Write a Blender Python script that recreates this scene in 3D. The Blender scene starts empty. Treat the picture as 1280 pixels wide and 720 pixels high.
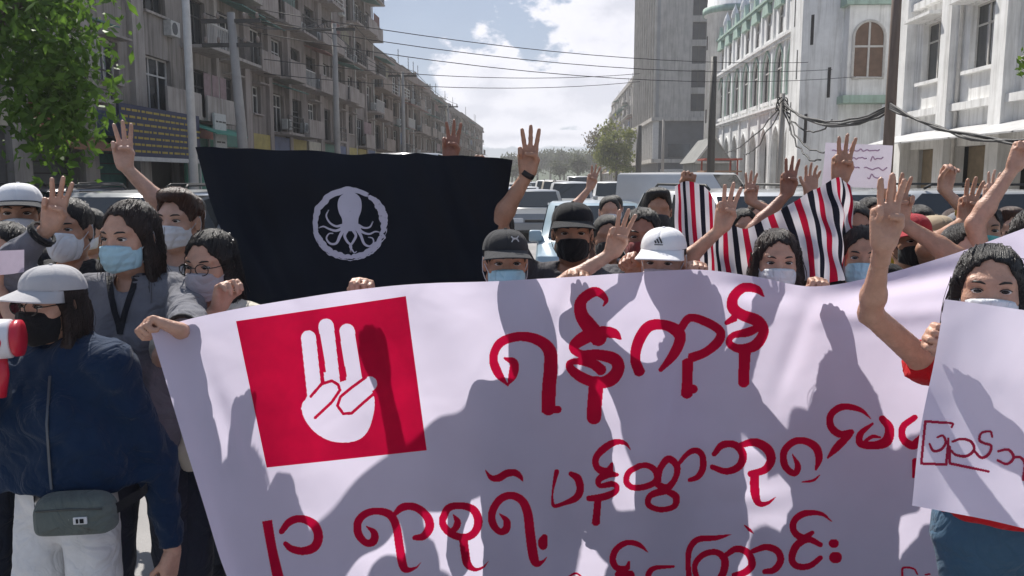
import bpy, bmesh, math, random, time
import numpy as np
from mathutils import Vector, Matrix
from mathutils.bvhtree import BVHTree
T0 = time.time()
random.seed(7)
rng = np.random.default_rng(11)
SC = bpy.context.scene
COL = SC.collection
# ------------------------------------------------------------------ camera
CAMZ, FPX, VPX, VPY = 1.80, 1050.0, 690.0, 222.0      # focal length in pixels of a 1280 wide picture; where the street runs to
PITCH = math.atan((360 - VPY) / FPX)
YAW = math.atan((VPX - 640) / FPX * math.cos(PITCH))
cam_d = bpy.data.cameras.new('camera'); cam = bpy.data.objects.new('camera', cam_d); COL.objects.link(cam)
cam.location = (0, 0, CAMZ); cam.rotation_euler = (math.pi / 2 - PITCH, 0, YAW)
cam_d.sensor_width = 36; cam_d.lens = 36 * FPX / 1280; cam_d.clip_end = 6000; cam_d.clip_start = 0.05
SC.camera = cam
# ------------------------------------------------------------------ sun, sky, exposure
SUN_EL, SUN_AZ = math.radians(50), math.radians(-26)   # azimuth from +Y (down the street), negative = towards -X
SUN_DIR = Vector((math.sin(SUN_AZ) * math.cos(SUN_EL), math.cos(SUN_AZ) * math.cos(SUN_EL), math.sin(SUN_EL)))
sd = bpy.data.lights.new('sun', 'SUN'); sd.energy = 3.35; sd.angle = math.radians(0.55); sd.color = (1.0, 0.955, 0.89)
sun = bpy.data.objects.new('sun', sd); COL.objects.link(sun)
sun.rotation_euler = SUN_DIR.to_track_quat('Z', 'Y').to_euler(); sun.location = (-20, 60, 80)
SC.view_settings.view_transform = 'Standard'; SC.view_settings.look = 'None'
SC.view_settings.exposure = 1.05; SC.view_settings.gamma = 1.0
SC.view_settings.use_curve_mapping = False
W = bpy.data.worlds.new('World'); SC.world = W; W.use_nodes = True

def build_world():
    nt = W.node_tree; nt.nodes.clear(); N = nt.nodes.new; L = nt.links.new
    out = N('ShaderNodeOutputWorld'); bg = N('ShaderNodeBackground'); bg.inputs[1].default_value = 0.142
    sky = N('ShaderNodeTexSky'); sky.sky_type = 'NISHITA'; sky.sun_disc = False
    sky.sun_elevation = SUN_EL; sky.sun_rotation = SUN_AZ; sky.air_density = 1.0; sky.dust_density = 0.5; sky.ozone_density = 1.0
    tc = N('ShaderNodeTexCoord')
    def math_(op, a, b=None, c=None):
        n = N('ShaderNodeMath'); n.operation = op
        for i, v in enumerate((a, b, c)):
            if v is None: continue
            if isinstance(v, (int, float)): n.inputs[i].default_value = v
            else: L(v, n.inputs[i])
        return n.outputs[0]
    sep = N('ShaderNodeSeparateXYZ'); L(tc.outputs['Generated'], sep.inputs[0])
    X, Y, Z = sep.outputs
    # billowing cumulus: fractal noise over the direction sphere, flattened towards the horizon
    mp = N('ShaderNodeMapping'); mp.inputs['Scale'].default_value = (1.0, 1.0, 1.9); mp.inputs['Location'].default_value = (0.31, 0.2, 0.07)
    L(tc.outputs['Generated'], mp.inputs[0])
    n1 = N('ShaderNodeTexNoise'); n1.inputs['Scale'].default_value = 9.0; n1.inputs['Detail'].default_value = 9; n1.inputs['Roughness'].default_value = 0.56
    n1.inputs['Distortion'].default_value = 0.25
    L(mp.outputs[0], n1.inputs['Vector'])
    n2 = N('ShaderNodeTexNoise'); n2.inputs['Scale'].default_value = 30; n2.inputs['Detail'].default_value = 7; n2.inputs['Roughness'].default_value = 0.62
    L(mp.outputs[0], n2.inputs['Vector'])
    # individual cloud heads down the street (compass bearing, elevation, size)
    def blob(az, el, ra, re):
        bx, by, bz = math.sin(az) * math.cos(el), math.cos(az) * math.cos(el), math.sin(el)
        dx = math_('DIVIDE', math_('SUBTRACT', X, bx), ra); dz = math_('DIVIDE', math_('SUBTRACT', Z, bz), re)
        dy = math_('DIVIDE', math_('SUBTRACT', Y, by), 0.8)
        r2 = math_('ADD', math_('ADD', math_('MULTIPLY', dx, dx), math_('MULTIPLY', dz, dz)), math_('MULTIPLY', dy, dy))
        return math_('SUBTRACT', 1.0, math_('SQRT', r2))
    def pixdir(px, py):
        return math.atan((px - VPX) / FPX), math.atan((VPY - py) / FPX * 0.985)
    acc = None
    for px, py, ra, re in ((614, 112, 0.075, 0.055), (600, 142, 0.11, 0.03), (665, 145, 0.13, 0.026), (738, 118, 0.13, 0.062),
                           (772, 62, 0.12, 0.085), (810, 0, 0.15, 0.09), (905, 80, 0.2, 0.09), (470, -12, 0.10, 0.03), (280, 70, 0.16, 0.06), (655, 172, 0.2, 0.014)):
        a, e = pixdir(px, py); b = blob(a, e, ra, re)
        acc = b if acc is None else math_('MAXIMUM', acc, b)
    acc = math_('MAXIMUM', acc, -0.9)
    d = math_('ADD', math_('MULTIPLY', acc, 0.75), math_('MULTIPLY', math_('SUBTRACT', n1.outputs[0], 0.5), 1.5))
    d = math_('ADD', d, math_('MULTIPLY', math_('SUBTRACT', n2.outputs[0], 0.5), 0.9))
    den = N('ShaderNodeMapRange'); den.interpolation_type = 'SMOOTHSTEP'; den.inputs['From Min'].default_value = 0.06; den.inputs['From Max'].default_value = 0.24
    L(d, den.inputs['Value'])
    # thin high veil
    n3 = N('ShaderNodeTexNoise'); n3.inputs['Scale'].default_value = 2.4; n3.inputs['Detail'].default_value = 6; n3.inputs['Roughness'].default_value = 0.5
    L(mp.outputs[0], n3.inputs['Vector'])
    veil = N('ShaderNodeMapRange'); veil.inputs['From Min'].default_value = 0.35; veil.inputs['From Max'].default_value = 0.75; veil.inputs['To Max'].default_value = 0.97; veil.inputs['To Min'].default_value = 0.9
    L(n3.outputs[0], veil.inputs['Value'])
    # cloud brightness: thick parts grey underneath, edges bright
    cr = N('ShaderNodeValToRGB'); e = cr.color_ramp.elements
    e[0].position = 0.0; e[0].color = (3.4, 3.4, 3.7, 1); e[1].position = 1.0; e[1].color = (2.45, 2.5, 2.85, 1)
    e2 = cr.color_ramp.elements.new(0.55); e2.color = (3.15, 3.15, 3.45, 1)
    th = N('ShaderNodeMapRange'); th.inputs['From Min'].default_value = 0.12; th.inputs['From Max'].default_value = 0.75; L(d, th.inputs['Value']); L(th.outputs[0], cr.inputs[0])
    vm = N('ShaderNodeMixRGB'); vm.inputs[2].default_value = (0.92, 1.14, 1.60, 1); L(veil.outputs[0], vm.inputs[0]); L(sky.outputs[0], vm.inputs[1])
    cm = N('ShaderNodeMixRGB'); L(den.outputs[0], cm.inputs[0]); L(vm.outputs[0], cm.inputs[1]); L(cr.outputs[0], cm.inputs[2])
    L(cm.outputs[0], bg.inputs[0]); L(bg.outputs[0], out.inputs[0])
build_world()

_F = Vector((-math.sin(YAW) * math.cos(PITCH), math.cos(YAW) * math.cos(PITCH), -math.sin(PITCH)))
_R = Vector((math.cos(YAW), math.sin(YAW), 0)); _U = _R.cross(_F)
CAM = Vector((0, 0, CAMZ))
def ray(px, py): return _F + _R * ((px - 640) / FPX) - _U * ((py - 360) / FPX)
def P(px, py, Y):
    d = ray(px, py); return CAM + d * (Y / d.y)
def PX(px, py, X):
    d = ray(px, py); return CAM + d * (X / d.x)

# ------------------------------------------------------------------ materials
MATS = {}
def nodes_of(m):
    nt = m.node_tree; return nt, nt.nodes.new, nt.links.new
def mat(name, col, rough=0.7, var=0.12, scale=9.0, bump=0.0, bscale=60.0, metal=0.0, spec=0.4, transl=0.0, stretch=(1, 1, 1), sss=0.0, col2=None, sheen=0.0, coat=0.0, detail=5):
    if name in MATS: return MATS[name]
    m = bpy.data.materials.new(name); m.use_nodes = True; MATS[name] = m
    nt, N, L = nodes_of(m); b = nt.nodes['Principled BSDF']; out = nt.nodes['Material Output']
    tc = N('ShaderNodeTexCoord'); mp = N('ShaderNodeMapping'); mp.inputs['Scale'].default_value = stretch
    L(tc.outputs['Object'], mp.inputs[0])
    n = N('ShaderNodeTexNoise'); n.inputs['Scale'].default_value = scale; n.inputs['Detail'].default_value = detail; n.inputs['Roughness'].default_value = 0.6
    L(mp.outputs[0], n.inputs['Vector'])
    r = N('ShaderNodeValToRGB')
    c2 = col2 if col2 else tuple(min(1, c * (1 + var)) for c in col); c1 = col if col2 else tuple(c * (1 - var) for c in col)
    r.color_ramp.elements[0].position = 0.3; r.color_ramp.elements[1].position = 0.7
    r.color_ramp.elements[0].color = (*c1, 1); r.color_ramp.elements[1].color = (*c2, 1)
    L(n.outputs[0], r.inputs[0]); L(r.outputs[0], b.inputs['Base Color'])
    b.inputs['Roughness'].default_value = rough; b.inputs['Metallic'].default_value = metal; b.inputs['Specular IOR Level'].default_value = spec
    if sheen: b.inputs['Sheen Weight'].default_value = sheen
    if coat: b.inputs['Coat Weight'].default_value = coat; b.inputs['Coat Roughness'].default_value = 0.08
    if sss:
        b.inputs['Subsurface Weight'].default_value = sss; b.inputs['Subsurface Radius'].default_value = (0.012, 0.005, 0.003); b.inputs['Subsurface Scale'].default_value = 0.6
    if bump:
        n2 = N('ShaderNodeTexNoise'); n2.inputs['Scale'].default_value = bscale; n2.inputs['Detail'].default_value = 4; L(mp.outputs[0], n2.inputs['Vector'])
        bp = N('ShaderNodeBump'); bp.inputs['Strength'].default_value = bump; bp.inputs['Distance'].default_value = 0.01; L(n2.outputs[0], bp.inputs['Height']); L(bp.outputs[0], b.inputs['Normal'])
    if transl:
        t = N('ShaderNodeBsdfTranslucent'); L(r.outputs[0], t.inputs[0]); mx = N('ShaderNodeMixShader'); mx.inputs[0].default_value = transl
        L(b.outputs[0], mx.inputs[1]); L(t.outputs[0], mx.inputs[2]); L(mx.outputs[0], out.inputs[0])
    return m
def glass_mat(name, col=(0.02, 0.025, 0.03), rough=0.06):
    if name in MATS: return MATS[name]
    m = mat(name, col, rough, 0.25, 1.3, spec=0.8); return m

# ------------------------------------------------------------------ objects
def tag(o, label=None, cat=None, group=None, kind=None):
    if label: o['label'] = label
    if cat: o['category'] = cat
    if group: o['group'] = group
    if kind: o['kind'] = kind
    return o
def empty(name, loc=(0, 0, 0), rz=0.0, label=None, cat=None, group=None):
    o = bpy.data.objects.new(name, None); COL.objects.link(o); o.location = loc; o.rotation_euler = (0, 0, rz); o.empty_display_size = 0.1
    return tag(o, label, cat, group)
def link(name, me, parent=None, loc=None, rz=None):
    o = bpy.data.objects.new(name, me); COL.objects.link(o)
    if parent is not None: o.parent = parent
    if loc is not None: o.location = loc
    if rz is not None: o.rotation_euler = (0, 0, rz)
    return o
def mesh_np(name, V, Q, m=None, smooth=True, T=None):
    """mesh from numpy verts and quads (and triangles)"""
    me = bpy.data.meshes.new(name)
    V = np.ascontiguousarray(V, dtype=np.float32); Q = np.zeros((0, 4), np.int32) if Q is None else np.asarray(Q, np.int32)
    T = np.zeros((0, 3), np.int32) if T is None else np.asarray(T, np.int32)
    me.vertices.add(len(V)); me.vertices.foreach_set('co', V.ravel())
    nl = Q.size + T.size; me.loops.add(nl); me.loops.foreach_set('vertex_index', np.concatenate([Q.ravel(), T.ravel()]).astype(np.int32))
    npoly = len(Q) + len(T); me.polygons.add(npoly)
    starts = np.concatenate([np.arange(len(Q)) * 4, Q.size + np.arange(len(T)) * 3]).astype(np.int32)
    me.polygons.foreach_set('loop_start', starts)
    me.update(calc_edges=True); me.validate()
    if smooth: me.polygons.foreach_set('use_smooth', np.ones(len(me.polygons), bool))
    if m: me.materials.append(m)
    return me
class MB:
    """collects boxes, tubes, grids and polygons into one mesh"""
    def __init__(s): s.v = []; s.f = []; s.mi = []; s.cur = 0
    def add(s, vs, fs):
        o = len(s.v); s.v += [tuple(v) for v in vs]; s.f += [tuple(i + o for i in f) for f in fs]; s.mi += [s.cur] * len(fs); return s
    def box(s, x0, x1, y0, y1, z0, z1):
        vs = [(x, y, z) for z in (z0, z1) for y in (y0, y1) for x in (x0, x1)]
        return s.add(vs, [(0, 2, 3, 1), (4, 5, 7, 6), (0, 1, 5, 4), (2, 6, 7, 3), (0, 4, 6, 2), (1, 3, 7, 5)])
    def bbox(s, x0, x1, y0, y1, z0, z1, b=0.02):
        """box with chamfered edges"""
        bm = bmesh.new(); bmesh.ops.create_cube(bm, size=1)
        for v in bm.verts: v.co = Vector(((x0 + x1) / 2 + v.co.x * (x1 - x0), (y0 + y1) / 2 + v.co.y * (y1 - y0), (z0 + z1) / 2 + v.co.z * (z1 - z0)))
        bmesh.ops.bevel(bm, geom=list(bm.edges), offset=b, segments=2, affect='EDGES', profile=0.6)
        bm.verts.index_update(); s.add([v.co for v in bm.verts], [[v.index for v in f.verts] for f in bm.faces]); bm.free(); return s
    def tube(s, pts, r, n=8, caps=True):
        pts = [Vector(p) for p in pts]; rs = r if isinstance(r, (list, tuple)) else [r] * len(pts)
        vs = []; fs = []; up = None
        for i, p in enumerate(pts):
            d = (pts[min(i + 1, len(pts) - 1)] - pts[max(i - 1, 0)]).normalized()
            if up is None:
                up = Vector((0, 0, 1)) if abs(d.z) < 0.9 else Vector((1, 0, 0))
            a = d.cross(up).normalized(); b_ = a.cross(d).normalized(); up = b_
            for k in range(n):
                t = 2 * math.pi * k / n; vs.append(p + (a * math.cos(t) + b_ * math.sin(t)) * rs[i])
        for i in range(len(pts) - 1):
            for k in range(n):
                k2 = (k + 1) % n; fs.append((i * n + k, i * n + k2, (i + 1) * n + k2, (i + 1) * n + k))
        if caps: fs.append(tuple(range(n))[::-1]); fs.append(tuple((len(pts) - 1) * n + k for k in range(n)))
        return s.add(vs, fs)
    def poly(s, pts): return s.add(pts, [tuple(range(len(pts)))])
    def prism(s, pts, off):
        """planar outline pushed along off"""
        n = len(pts); off = Vector(off); vs = [Vector(p) for p in pts] + [Vector(p) + off for p in pts]
        fs = [tuple(range(n))[::-1], tuple(range(n, 2 * n))] + [(i, (i + 1) % n, n + (i + 1) % n, n + i) for i in range(n)]
        return s.add(vs, fs)
    def grid(s, rows):
        n = len(rows[0]); vs = [p for r in rows for p in r]
        return s.add(vs, [(i * n + j, i * n + j + 1, (i + 1) * n + j + 1, (i + 1) * n + j) for i in range(len(rows) - 1) for j in range(n - 1)])
    def mesh(s, name, mats, smooth=False, fix=True):
        me = bpy.data.meshes.new(name); me.from_pydata(s.v, [], s.f)
        for m in (mats if isinstance(mats, (list, tuple)) else [mats]): me.materials.append(m) if m else None
        if any(s.mi): me.polygons.foreach_set('material_index', s.mi)
        if fix:
            bm = bmesh.new(); bm.from_mesh(me); bmesh.ops.recalc_face_normals(bm, faces=bm.faces); bm.to_mesh(me); bm.free()
        if smooth: me.polygons.foreach_set('use_smooth', [True] * len(me.polygons))
        me.update(); return me
    def build(s, name, mats, parent=None, smooth=False, fix=True, loc=None, rz=None):
        return link(name, s.mesh(name, mats, smooth, fix), parent, loc, rz)
def catmull(pts, n=6):
    pts = [np.array(p, float) for p in pts]
    if len(pts) < 3:
        return [pts[0] + (pts[-1] - pts[0]) * t for t in np.linspace(0, 1, n + 1)]
    ext = [2 * pts[0] - pts[1]] + pts + [2 * pts[-1] - pts[-2]]; out = []
    for i in range(1, len(ext) - 2):
        p0, p1, p2, p3 = ext[i - 1:i + 3]
        for t in np.arange(n) / n:
            out.append(0.5 * (2 * p1 + (p2 - p0) * t + (2 * p0 - 5 * p1 + 4 * p2 - p3) * t * t + (3 * p1 - p0 - 3 * p2 + p3) * t ** 3))
    out.append(pts[-1]); return out
A3 = lambda v: np.array((v[0], v[1], v[2]), np.float32)
def nrm(v):
    v = np.asarray(v, np.float64); return v / (np.linalg.norm(v) + 1e-9)
# ================================================================== ground, road, pavements
def sheet_obj(name, x0, x1, y0, y1, z, m, nx=2, ny=2):
    mb = MB(); mb.grid([[(x0 + (x1 - x0) * i / nx, y0 + (y1 - y0) * j / ny, z) for i in range(nx + 1)] for j in range(ny + 1)]); return mb.build(name, m)
tag(sheet_obj('ground', -320, 320, -55, 760, -0.16, mat('ground_dirt', (0.17, 0.155, 0.13), 0.95, 0.25, 0.05, 0.2, 3)), kind='structure')
tag(sheet_obj('road', -10.5, 10.5, -40, 420, -0.012, mat('asphalt', (0.30, 0.29, 0.285), 0.9, 0.16, 0.9, 0.5, 130)), kind='structure')
PAVE = mat('pavement_concrete', (0.30, 0.285, 0.26), 0.9, 0.2, 1.3, 0.3, 60)
for nm, x0, x1 in (('pavement_left', -16.6, -10.5), ('pavement_right', 10.5, 16.6)):
    mb = MB(); mb.box(x0, x1, -40, 420, -0.15, 0.11); po = tag(mb.build(nm, PAVE), kind='structure')
    kb = MB(); xk = x1 if x0 < 0 else x0
    for j in range(40): kb.box(xk - 0.09, xk + 0.09, j * 2.4, j * 2.4 + 2.36, -0.14, 0.135)
    tag(kb.build('kerb', mat('kerb_stone', (0.34, 0.32, 0.29), 0.9, 0.2, 3, 0.3, 40), po), kind='stuff')
LM = mat('road_paint', (0.62, 0.61, 0.58), 0.8, 0.2, 6)
for x in (-3.4, 3.4):
    for j in range(14):
        tag(sheet_obj('lane_marking', x - 0.06, x + 0.06, 4 + j * 7, 7 + j * 7, -0.008, LM), kind='structure')

# ================================================================== facades (local: plane x = 0, out = +x, u = +y, up = +z)
def stained(name, col, streak=0.75, bump=0.25):
    if name in MATS: return MATS[name]
    m = mat(name, col, 0.92, 0.14, 0.8, bump, 30, spec=0.15); nt, N, L = nodes_of(m); b = nt.nodes['Principled BSDF']; src = b.inputs['Base Color'].links[0].from_socket
    tc = N('ShaderNodeTexCoord'); mp = N('ShaderNodeMapping'); mp.inputs['Scale'].default_value = (2.2, 2.2, 0.16); L(tc.outputs['Object'], mp.inputs[0])
    n = N('ShaderNodeTexNoise'); n.inputs['Scale'].default_value = 1.6; n.inputs['Detail'].default_value = 7; n.inputs['Roughness'].default_value = 0.65; L(mp.outputs[0], n.inputs['Vector'])
    mr = N('ShaderNodeMapRange'); mr.inputs['From Min'].default_value = 0.46; mr.inputs['From Max'].default_value = 0.66; mr.inputs['To Max'].default_value = streak; L(n.outputs[0], mr.inputs['Value'])
    mx = N('ShaderNodeMixRGB'); mx.blend_type = 'MULTIPLY'; mx.inputs[2].default_value = (0.34, 0.32, 0.29, 1); L(mr.outputs[0], mx.inputs[0]); L(src, mx.inputs[1]); L(mx.outputs[0], b.inputs['Base Color'])
    return m
GLASS = glass_mat('window_glass'); GLASSB = glass_mat('window_glass_blue', (0.035, 0.045, 0.055)); SHUT = mat('louvre_wood', (0.16, 0.10, 0.07), 0.7, 0.2, 3)
FRW = mat('frame_white', (0.55, 0.53, 0.50), 0.7, 0.12, 4); FRD = mat('frame_dark', (0.06, 0.055, 0.05), 0.6, 0.15, 4)
MESHES = {}
def win_mesh(w, h, fm, nm_=1, nh=1):
    """window frame with mullions and its panes, each its own mesh"""
    key = (round(w, 2), round(h, 2), fm.name, nm_, nh)
    if key not in MESHES:
        f = MB(); t = 0.07
        f.box(-0.10, 0.0, -w / 2, -w / 2 + t, 0, h); f.box(-0.10, 0.0, w / 2 - t, w / 2, 0, h); f.box(-0.10, 0.0, -w / 2 + t, w / 2 - t, 0, t); f.box(-0.10, 0.0, -w / 2 + t, w / 2 - t, h - t, h)
        for i in range(nm_): y = -w / 2 + w * (i + 1) / (nm_ + 1); f.box(-0.09, -0.012, y - t / 2, y + t / 2, t, h - t)
        for i in range(nh): z = h * (0.68 if nh == 1 else (i + 1) / (nh + 1)); f.box(-0.085, -0.016, -w / 2 + t, w / 2 - t, z - t / 2, z + t / 2)
        p = MB(); p.box(-0.06, -0.05, -w / 2 + 0.02, w / 2 - 0.02, 0.02, h - 0.02)
        MESHES[key] = (f.mesh('window', fm), p.mesh('pane', GLASS))
    return MESHES[key]
def put_window(root, u, z, w, h, fm=None, inset=0.16, nm_=1, nh=1):
    f, p = win_mesh(w, h, fm or FRW, nm_, nh); wo = link('window', f, root, (-inset, u, z)); link('pane', p, wo); return wo
def wall_cells(mb, cells, depth=0.3):
    """wall pieces round openings; cells: (u0, u1, z0, z1, opening or None)"""
    for u0, u1, z0, z1, op in cells:
        if op is None: mb.box(-depth, 0, u0, u1, z0, z1); continue
        a, b, c, d = op
        if a > u0: mb.box(-depth, 0, u0, a, z0, z1)
        if b < u1: mb.box(-depth, 0, b, u1, z0, z1)
        if c > z0: mb.box(-depth, 0, a, b, z0, c)
        if d < z1: mb.box(-depth, 0, a, b, d, z1)
RAIL = {}
def railing_mesh(w, h, m, style):
    k = (round(w, 2), round(h, 2), m.name, style)
    if k not in RAIL:
        mb = MB(); mb.box(-0.03, 0.03, -w / 2, w / 2, h - 0.05, h)
        if style == 'bars':
            n = int(w / 0.16)
            for i in range(n + 1): y = -w / 2 + w * i / n; mb.box(-0.012, 0.012, y - 0.012, y + 0.012, 0, h - 0.05)
        elif style == 'wall': mb.box(-0.05, 0.05, -w / 2, w / 2, 0.0, h - 0.05)
        else:
            for zz in (0.3, 0.6): mb.box(-0.02, 0.02, -w / 2, w / 2, zz - 0.02, zz + 0.02)
            for i in range(3): y = -w / 2 + w * i / 2 * 0.98 + 0.01; mb.box(-0.025, 0.025, y - 0.025, y + 0.025, 0, h - 0.05)
        RAIL[k] = mb.mesh('railing', m)
    return RAIL[k]
def ac_mesh():
    if 'ac' not in MESHES:
        mb = MB(); mb.bbox(0, 0.34, -0.42, 0.42, 0, 0.62, 0.02); mb.cur = 1
        mb.tube([(0.33, -0.08, 0.31), (0.352, -0.08, 0.31)], 0.25, 16); MESHES['ac'] = mb.mesh('air_conditioner', [mat('ac_white', (0.5, 0.49, 0.46), 0.6, 0.15), mat('ac_grille', (0.10, 0.10, 0.10), 0.6)])
    return MESHES['ac']
CLOTHC = [(0.20, 0.11, 0.10), (0.13, 0.16, 0.24), (0.36, 0.34, 0.32), (0.22, 0.20, 0.14), (0.28, 0.20, 0.20), (0.12, 0.17, 0.15)]
def apartment(label, X, Y0, Y1, floors, wallc, seed, bay=3.7, gf=4.2, fh=3.1, group='apartment blocks along the street', depth=11, side=1, balc=0.75, slabs=True):
    """side +1: stands left of the street (faces +X); -1: right of it"""
    r = random.Random(seed); L = Y1 - Y0; nb = max(2, round(L / bay)); bw = L / nb; Ht = gf + floors * fh
    root = empty('apartment_block', (X, Y0 if side > 0 else Y1, 0.1), 0 if side > 0 else math.pi, label, 'building', group)
    wm = stained('plaster_%d' % seed, wallc); wm2 = stained('plaster_trim_%d' % seed, tuple(min(0.7, c * 1.3) for c in wallc), 0.5)
    cells = []; wins = []
    for i in range(nb):
        u0, u1 = i * bw, (i + 1) * bw; uc = (u0 + u1) / 2
        # ground floor opening (shop)
        cells.append((u0, u1, 0, gf, (u0 + 0.35, u1 - 0.35, 0.05, gf - 1.05)))
        for f in range(floors):
            z0 = gf + f * fh; kind = 'balcony' if r.random() < balc else 'window'
            if kind == 'balcony': w, h, zs = bw * 0.62, 2.2, 0.12
            else: w, h, zs = bw * r.choice((0.36, 0.5)), 1.45, 0.95
            cells.append((u0, u1, z0, z0 + fh, (uc - w / 2, uc + w / 2, z0 + zs, z0 + zs + h))); wins.append((uc, z0, zs, w, h, kind))
    mb = MB(); wall_cells(mb, cells, 0.35); mb.box(-depth, -0.35, 0.0, 0.3, 0, Ht); mb.box(-depth, -0.35, L - 0.3, L, 0, Ht); mb.box(-depth - 0.2, -depth, 0, L, 0, Ht)
    mb.build('wall', wm, root)
    mb = MB(); mb.box(-depth, 0.35, -0.15, L + 0.15, Ht, Ht + 0.22); mb.box(-0.15, 0.2, 0, L, Ht + 0.22, Ht + 1.0); mb.box(-depth, -0.15, 0, 0.2, Ht + 0.22, Ht + 1.0); mb.box(-depth, -0.15, L - 0.2, L, Ht + 0.22, Ht + 1.0); mb.build('roof', wm2, root)
    ib = MB()
    for f in range(floors + 1): ib.box(-depth, -0.36, 0.31, L - 0.31, gf + f * fh - 0.2 - 0.01, gf + f * fh - 0.01)
    ib.build('floor_slab', wm, root)
    for i in range(nb + 1):                                    # piers between the bays, drain pipes
        if i % 2 == 0 or r.random() < 0.3: q = MB(); wdt = r.choice((0.18, 0.28, 0.45)); q.box(0.0, 0.22, i * bw - wdt, i * bw + wdt, 0, Ht - 0.02); q.build('pier', wm2, root)
        elif r.random() < 0.7: q = MB(); q.tube([(0.09, i * bw, 0), (0.09, i * bw, Ht)], 0.06, 8); q.build('drain_pipe', FRW, root, True)
    for (uc, z0, zs, w, h, kind) in wins:
        put_window(root, uc, z0 + zs, w, h, r.choice((FRW, FRD, FRW)), 0.2, 2 if w > 1.7 else 1, 1)
        if kind == 'balcony':
            bwid = bw * r.choice((0.86, 0.86, 0.94)); out = r.choice((0.9, 1.1, 1.1, 1.3)); q = MB(); q.box(0.004, out, -bwid / 2, bwid / 2, -0.14, 0.0); bo = q.build('balcony', wm2, root, loc=(0, uc, z0 + 0.08))
            st = r.choice(('bars', 'wall', 'wall', 'rails')); rm = wm2 if st == 'wall' else r.choice((FRD, FRW)); link('railing', railing_mesh(bwid - 0.1, 0.95, rm, st), bo, (out - 0.06, 0, 0.002))
            if r.random() < 0.30:                                 # laundry on a line
                q = MB(); n = r.randint(2, 5); c = r.choice(CLOTHC); x = out - 0.25
                for k in range(n):
                    y0 = -bwid / 2 + 0.3 + k * (bwid - 0.6) / n; q.box(x - 0.01, x + 0.01, y0, y0 + (bwid - 0.6) / n * 0.8, 1.05 - r.random() * 0.3, 1.95)
                tag(q.build('laundry', mat('laundry_%.2f' % c[0], c, 0.9, 0.2, 4), bo), kind='stuff')
            if r.random() < 0.35:                                 # tin or cloth canopy over the balcony
                q = MB(); q.prism([(0.0, -bwid / 2, 2.75), (out + 0.3, -bwid / 2, 2.35), (out + 0.3, -bwid / 2, 2.40), (0.0, -bwid / 2, 2.80)], (0, bwid, 0)); q.build('canopy', mat('canopy_%d' % r.randint(0, 2), r.choice([(0.22, 0.20, 0.18), (0.10, 0.20, 0.17), (0.28, 0.14, 0.11)]), 0.8, 0.2, 3), bo)
            if r.random() < 0.4: link('air_conditioner', ac_mesh(), bo, (0.02, bwid / 2 - 0.6, 0.25))
        else:
            q = MB(); q.box(0.004, 0.14, -w / 2 - 0.1, w / 2 + 0.1, -0.10, -0.01); wo = q.build('sill', wm2, root, loc=(0, uc, z0 + zs))
            q = MB(); q.box(0.004, 0.5, -w / 2 - 0.15, w / 2 + 0.15, 0, 0.08); q.build('hood', wm2, root, loc=(0, uc, z0 + zs + h + 0.08))
            if r.random() < 0.35: link('air_conditioner', ac_mesh(), root, (0.02, uc + w / 2 + 0.1, z0 + zs - 0.75))
    for i in range(nb):                                        # shop fronts
        u0, u1 = i * bw, (i + 1) * bw; q = MB(); q.box(-0.55, -0.5, u0 + 0.2, u1 - 0.2, 0.0, gf - 0.9); so = q.build('shopfront', r.choice((MATS.get('shutter_grey') or mat('shutter_grey', (0.16, 0.16, 0.16), 0.6, 0.2, 3), FRD, mat('shop_teal', (0.05, 0.14, 0.12), 0.7, 0.2, 3), SHUT)), root)
        q = MB()
        for k in range(7): q.box(-0.49, -0.46, u0 + 0.38, u1 - 0.38, 0.3 + k * 0.38, 0.34 + k * 0.38)
        q.build('shutter_ribs', FRD, so) if False else tag(q.build('shutter_ribs', FRD, so), kind='stuff')
        c = r.choice([(0.30, 0.09, 0.06), (0.06, 0.16, 0.12), (0.42, 0.38, 0.30), (0.10, 0.12, 0.2), (0.35, 0.28, 0.08)])
        q = MB(); q.box(0.02, 0.16, u0 + 0.3, u1 - 0.3, gf - 1.0, gf - 0.15); q.build('fascia', mat('fascia_%.2f' % c[0], c, 0.6, 0.2, 2), root)
        if r.random() < 0.45:
            q = MB(); q.prism([(0.02, u0 + 0.2, gf - 1.05), (1.7, u0 + 0.2, gf - 1.65), (1.7, u0 + 0.2, gf - 1.60), (0.02, u0 + 0.2, gf - 1.0)], (0, bw - 0.4, 0)); q.build('awning', mat('awning_%d' % r.randint(0, 2), r.choice([(0.30, 0.28, 0.26), (0.25, 0.12, 0.06), (0.08, 0.18, 0.15)]), 0.8, 0.2, 3), root)
    for k in range(r.randint(2, 4)):                           # water tanks, huts, aerials on the roof
        u = r.uniform(1.5, L - 1.5)
        if r.random() < 0.5: q = MB(); q.tube([(-2.5, u, Ht + 0.22), (-2.5, u, Ht + 1.9)], 0.75, 14); q.build('water_tank', mat('tank', (0.2, 0.2, 0.21), 0.5), root, True)
        else: q = MB(); q.box(-5, -1.5, u - 1.4, u + 1.4, Ht + 0.22, Ht + 2.4); q.build('roof_hut', wm, root)
        q = MB(); q.tube([(-1.2, u + 1, Ht + 0.2), (-1.2, u + 1, Ht + 3.6)], 0.035, 6); 
        for zz in (2.6, 3.0, 3.4): q.box(-1.22, -1.18, u + 0.6, u + 1.4, Ht + zz, Ht + zz + 0.03)
        q.build('aerial', FRD, root)
    return root
apartment('seven-storey grey apartment block behind the leafy tree', -16, 17.0, 43.8, 6, (0.31, 0.28, 0.255), 1)
apartment('tall brownish apartment block with stepped balconies and laundry', -16, 44.0, 75.8, 6, (0.265, 0.23, 0.21), 2, balc=0.9)
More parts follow.
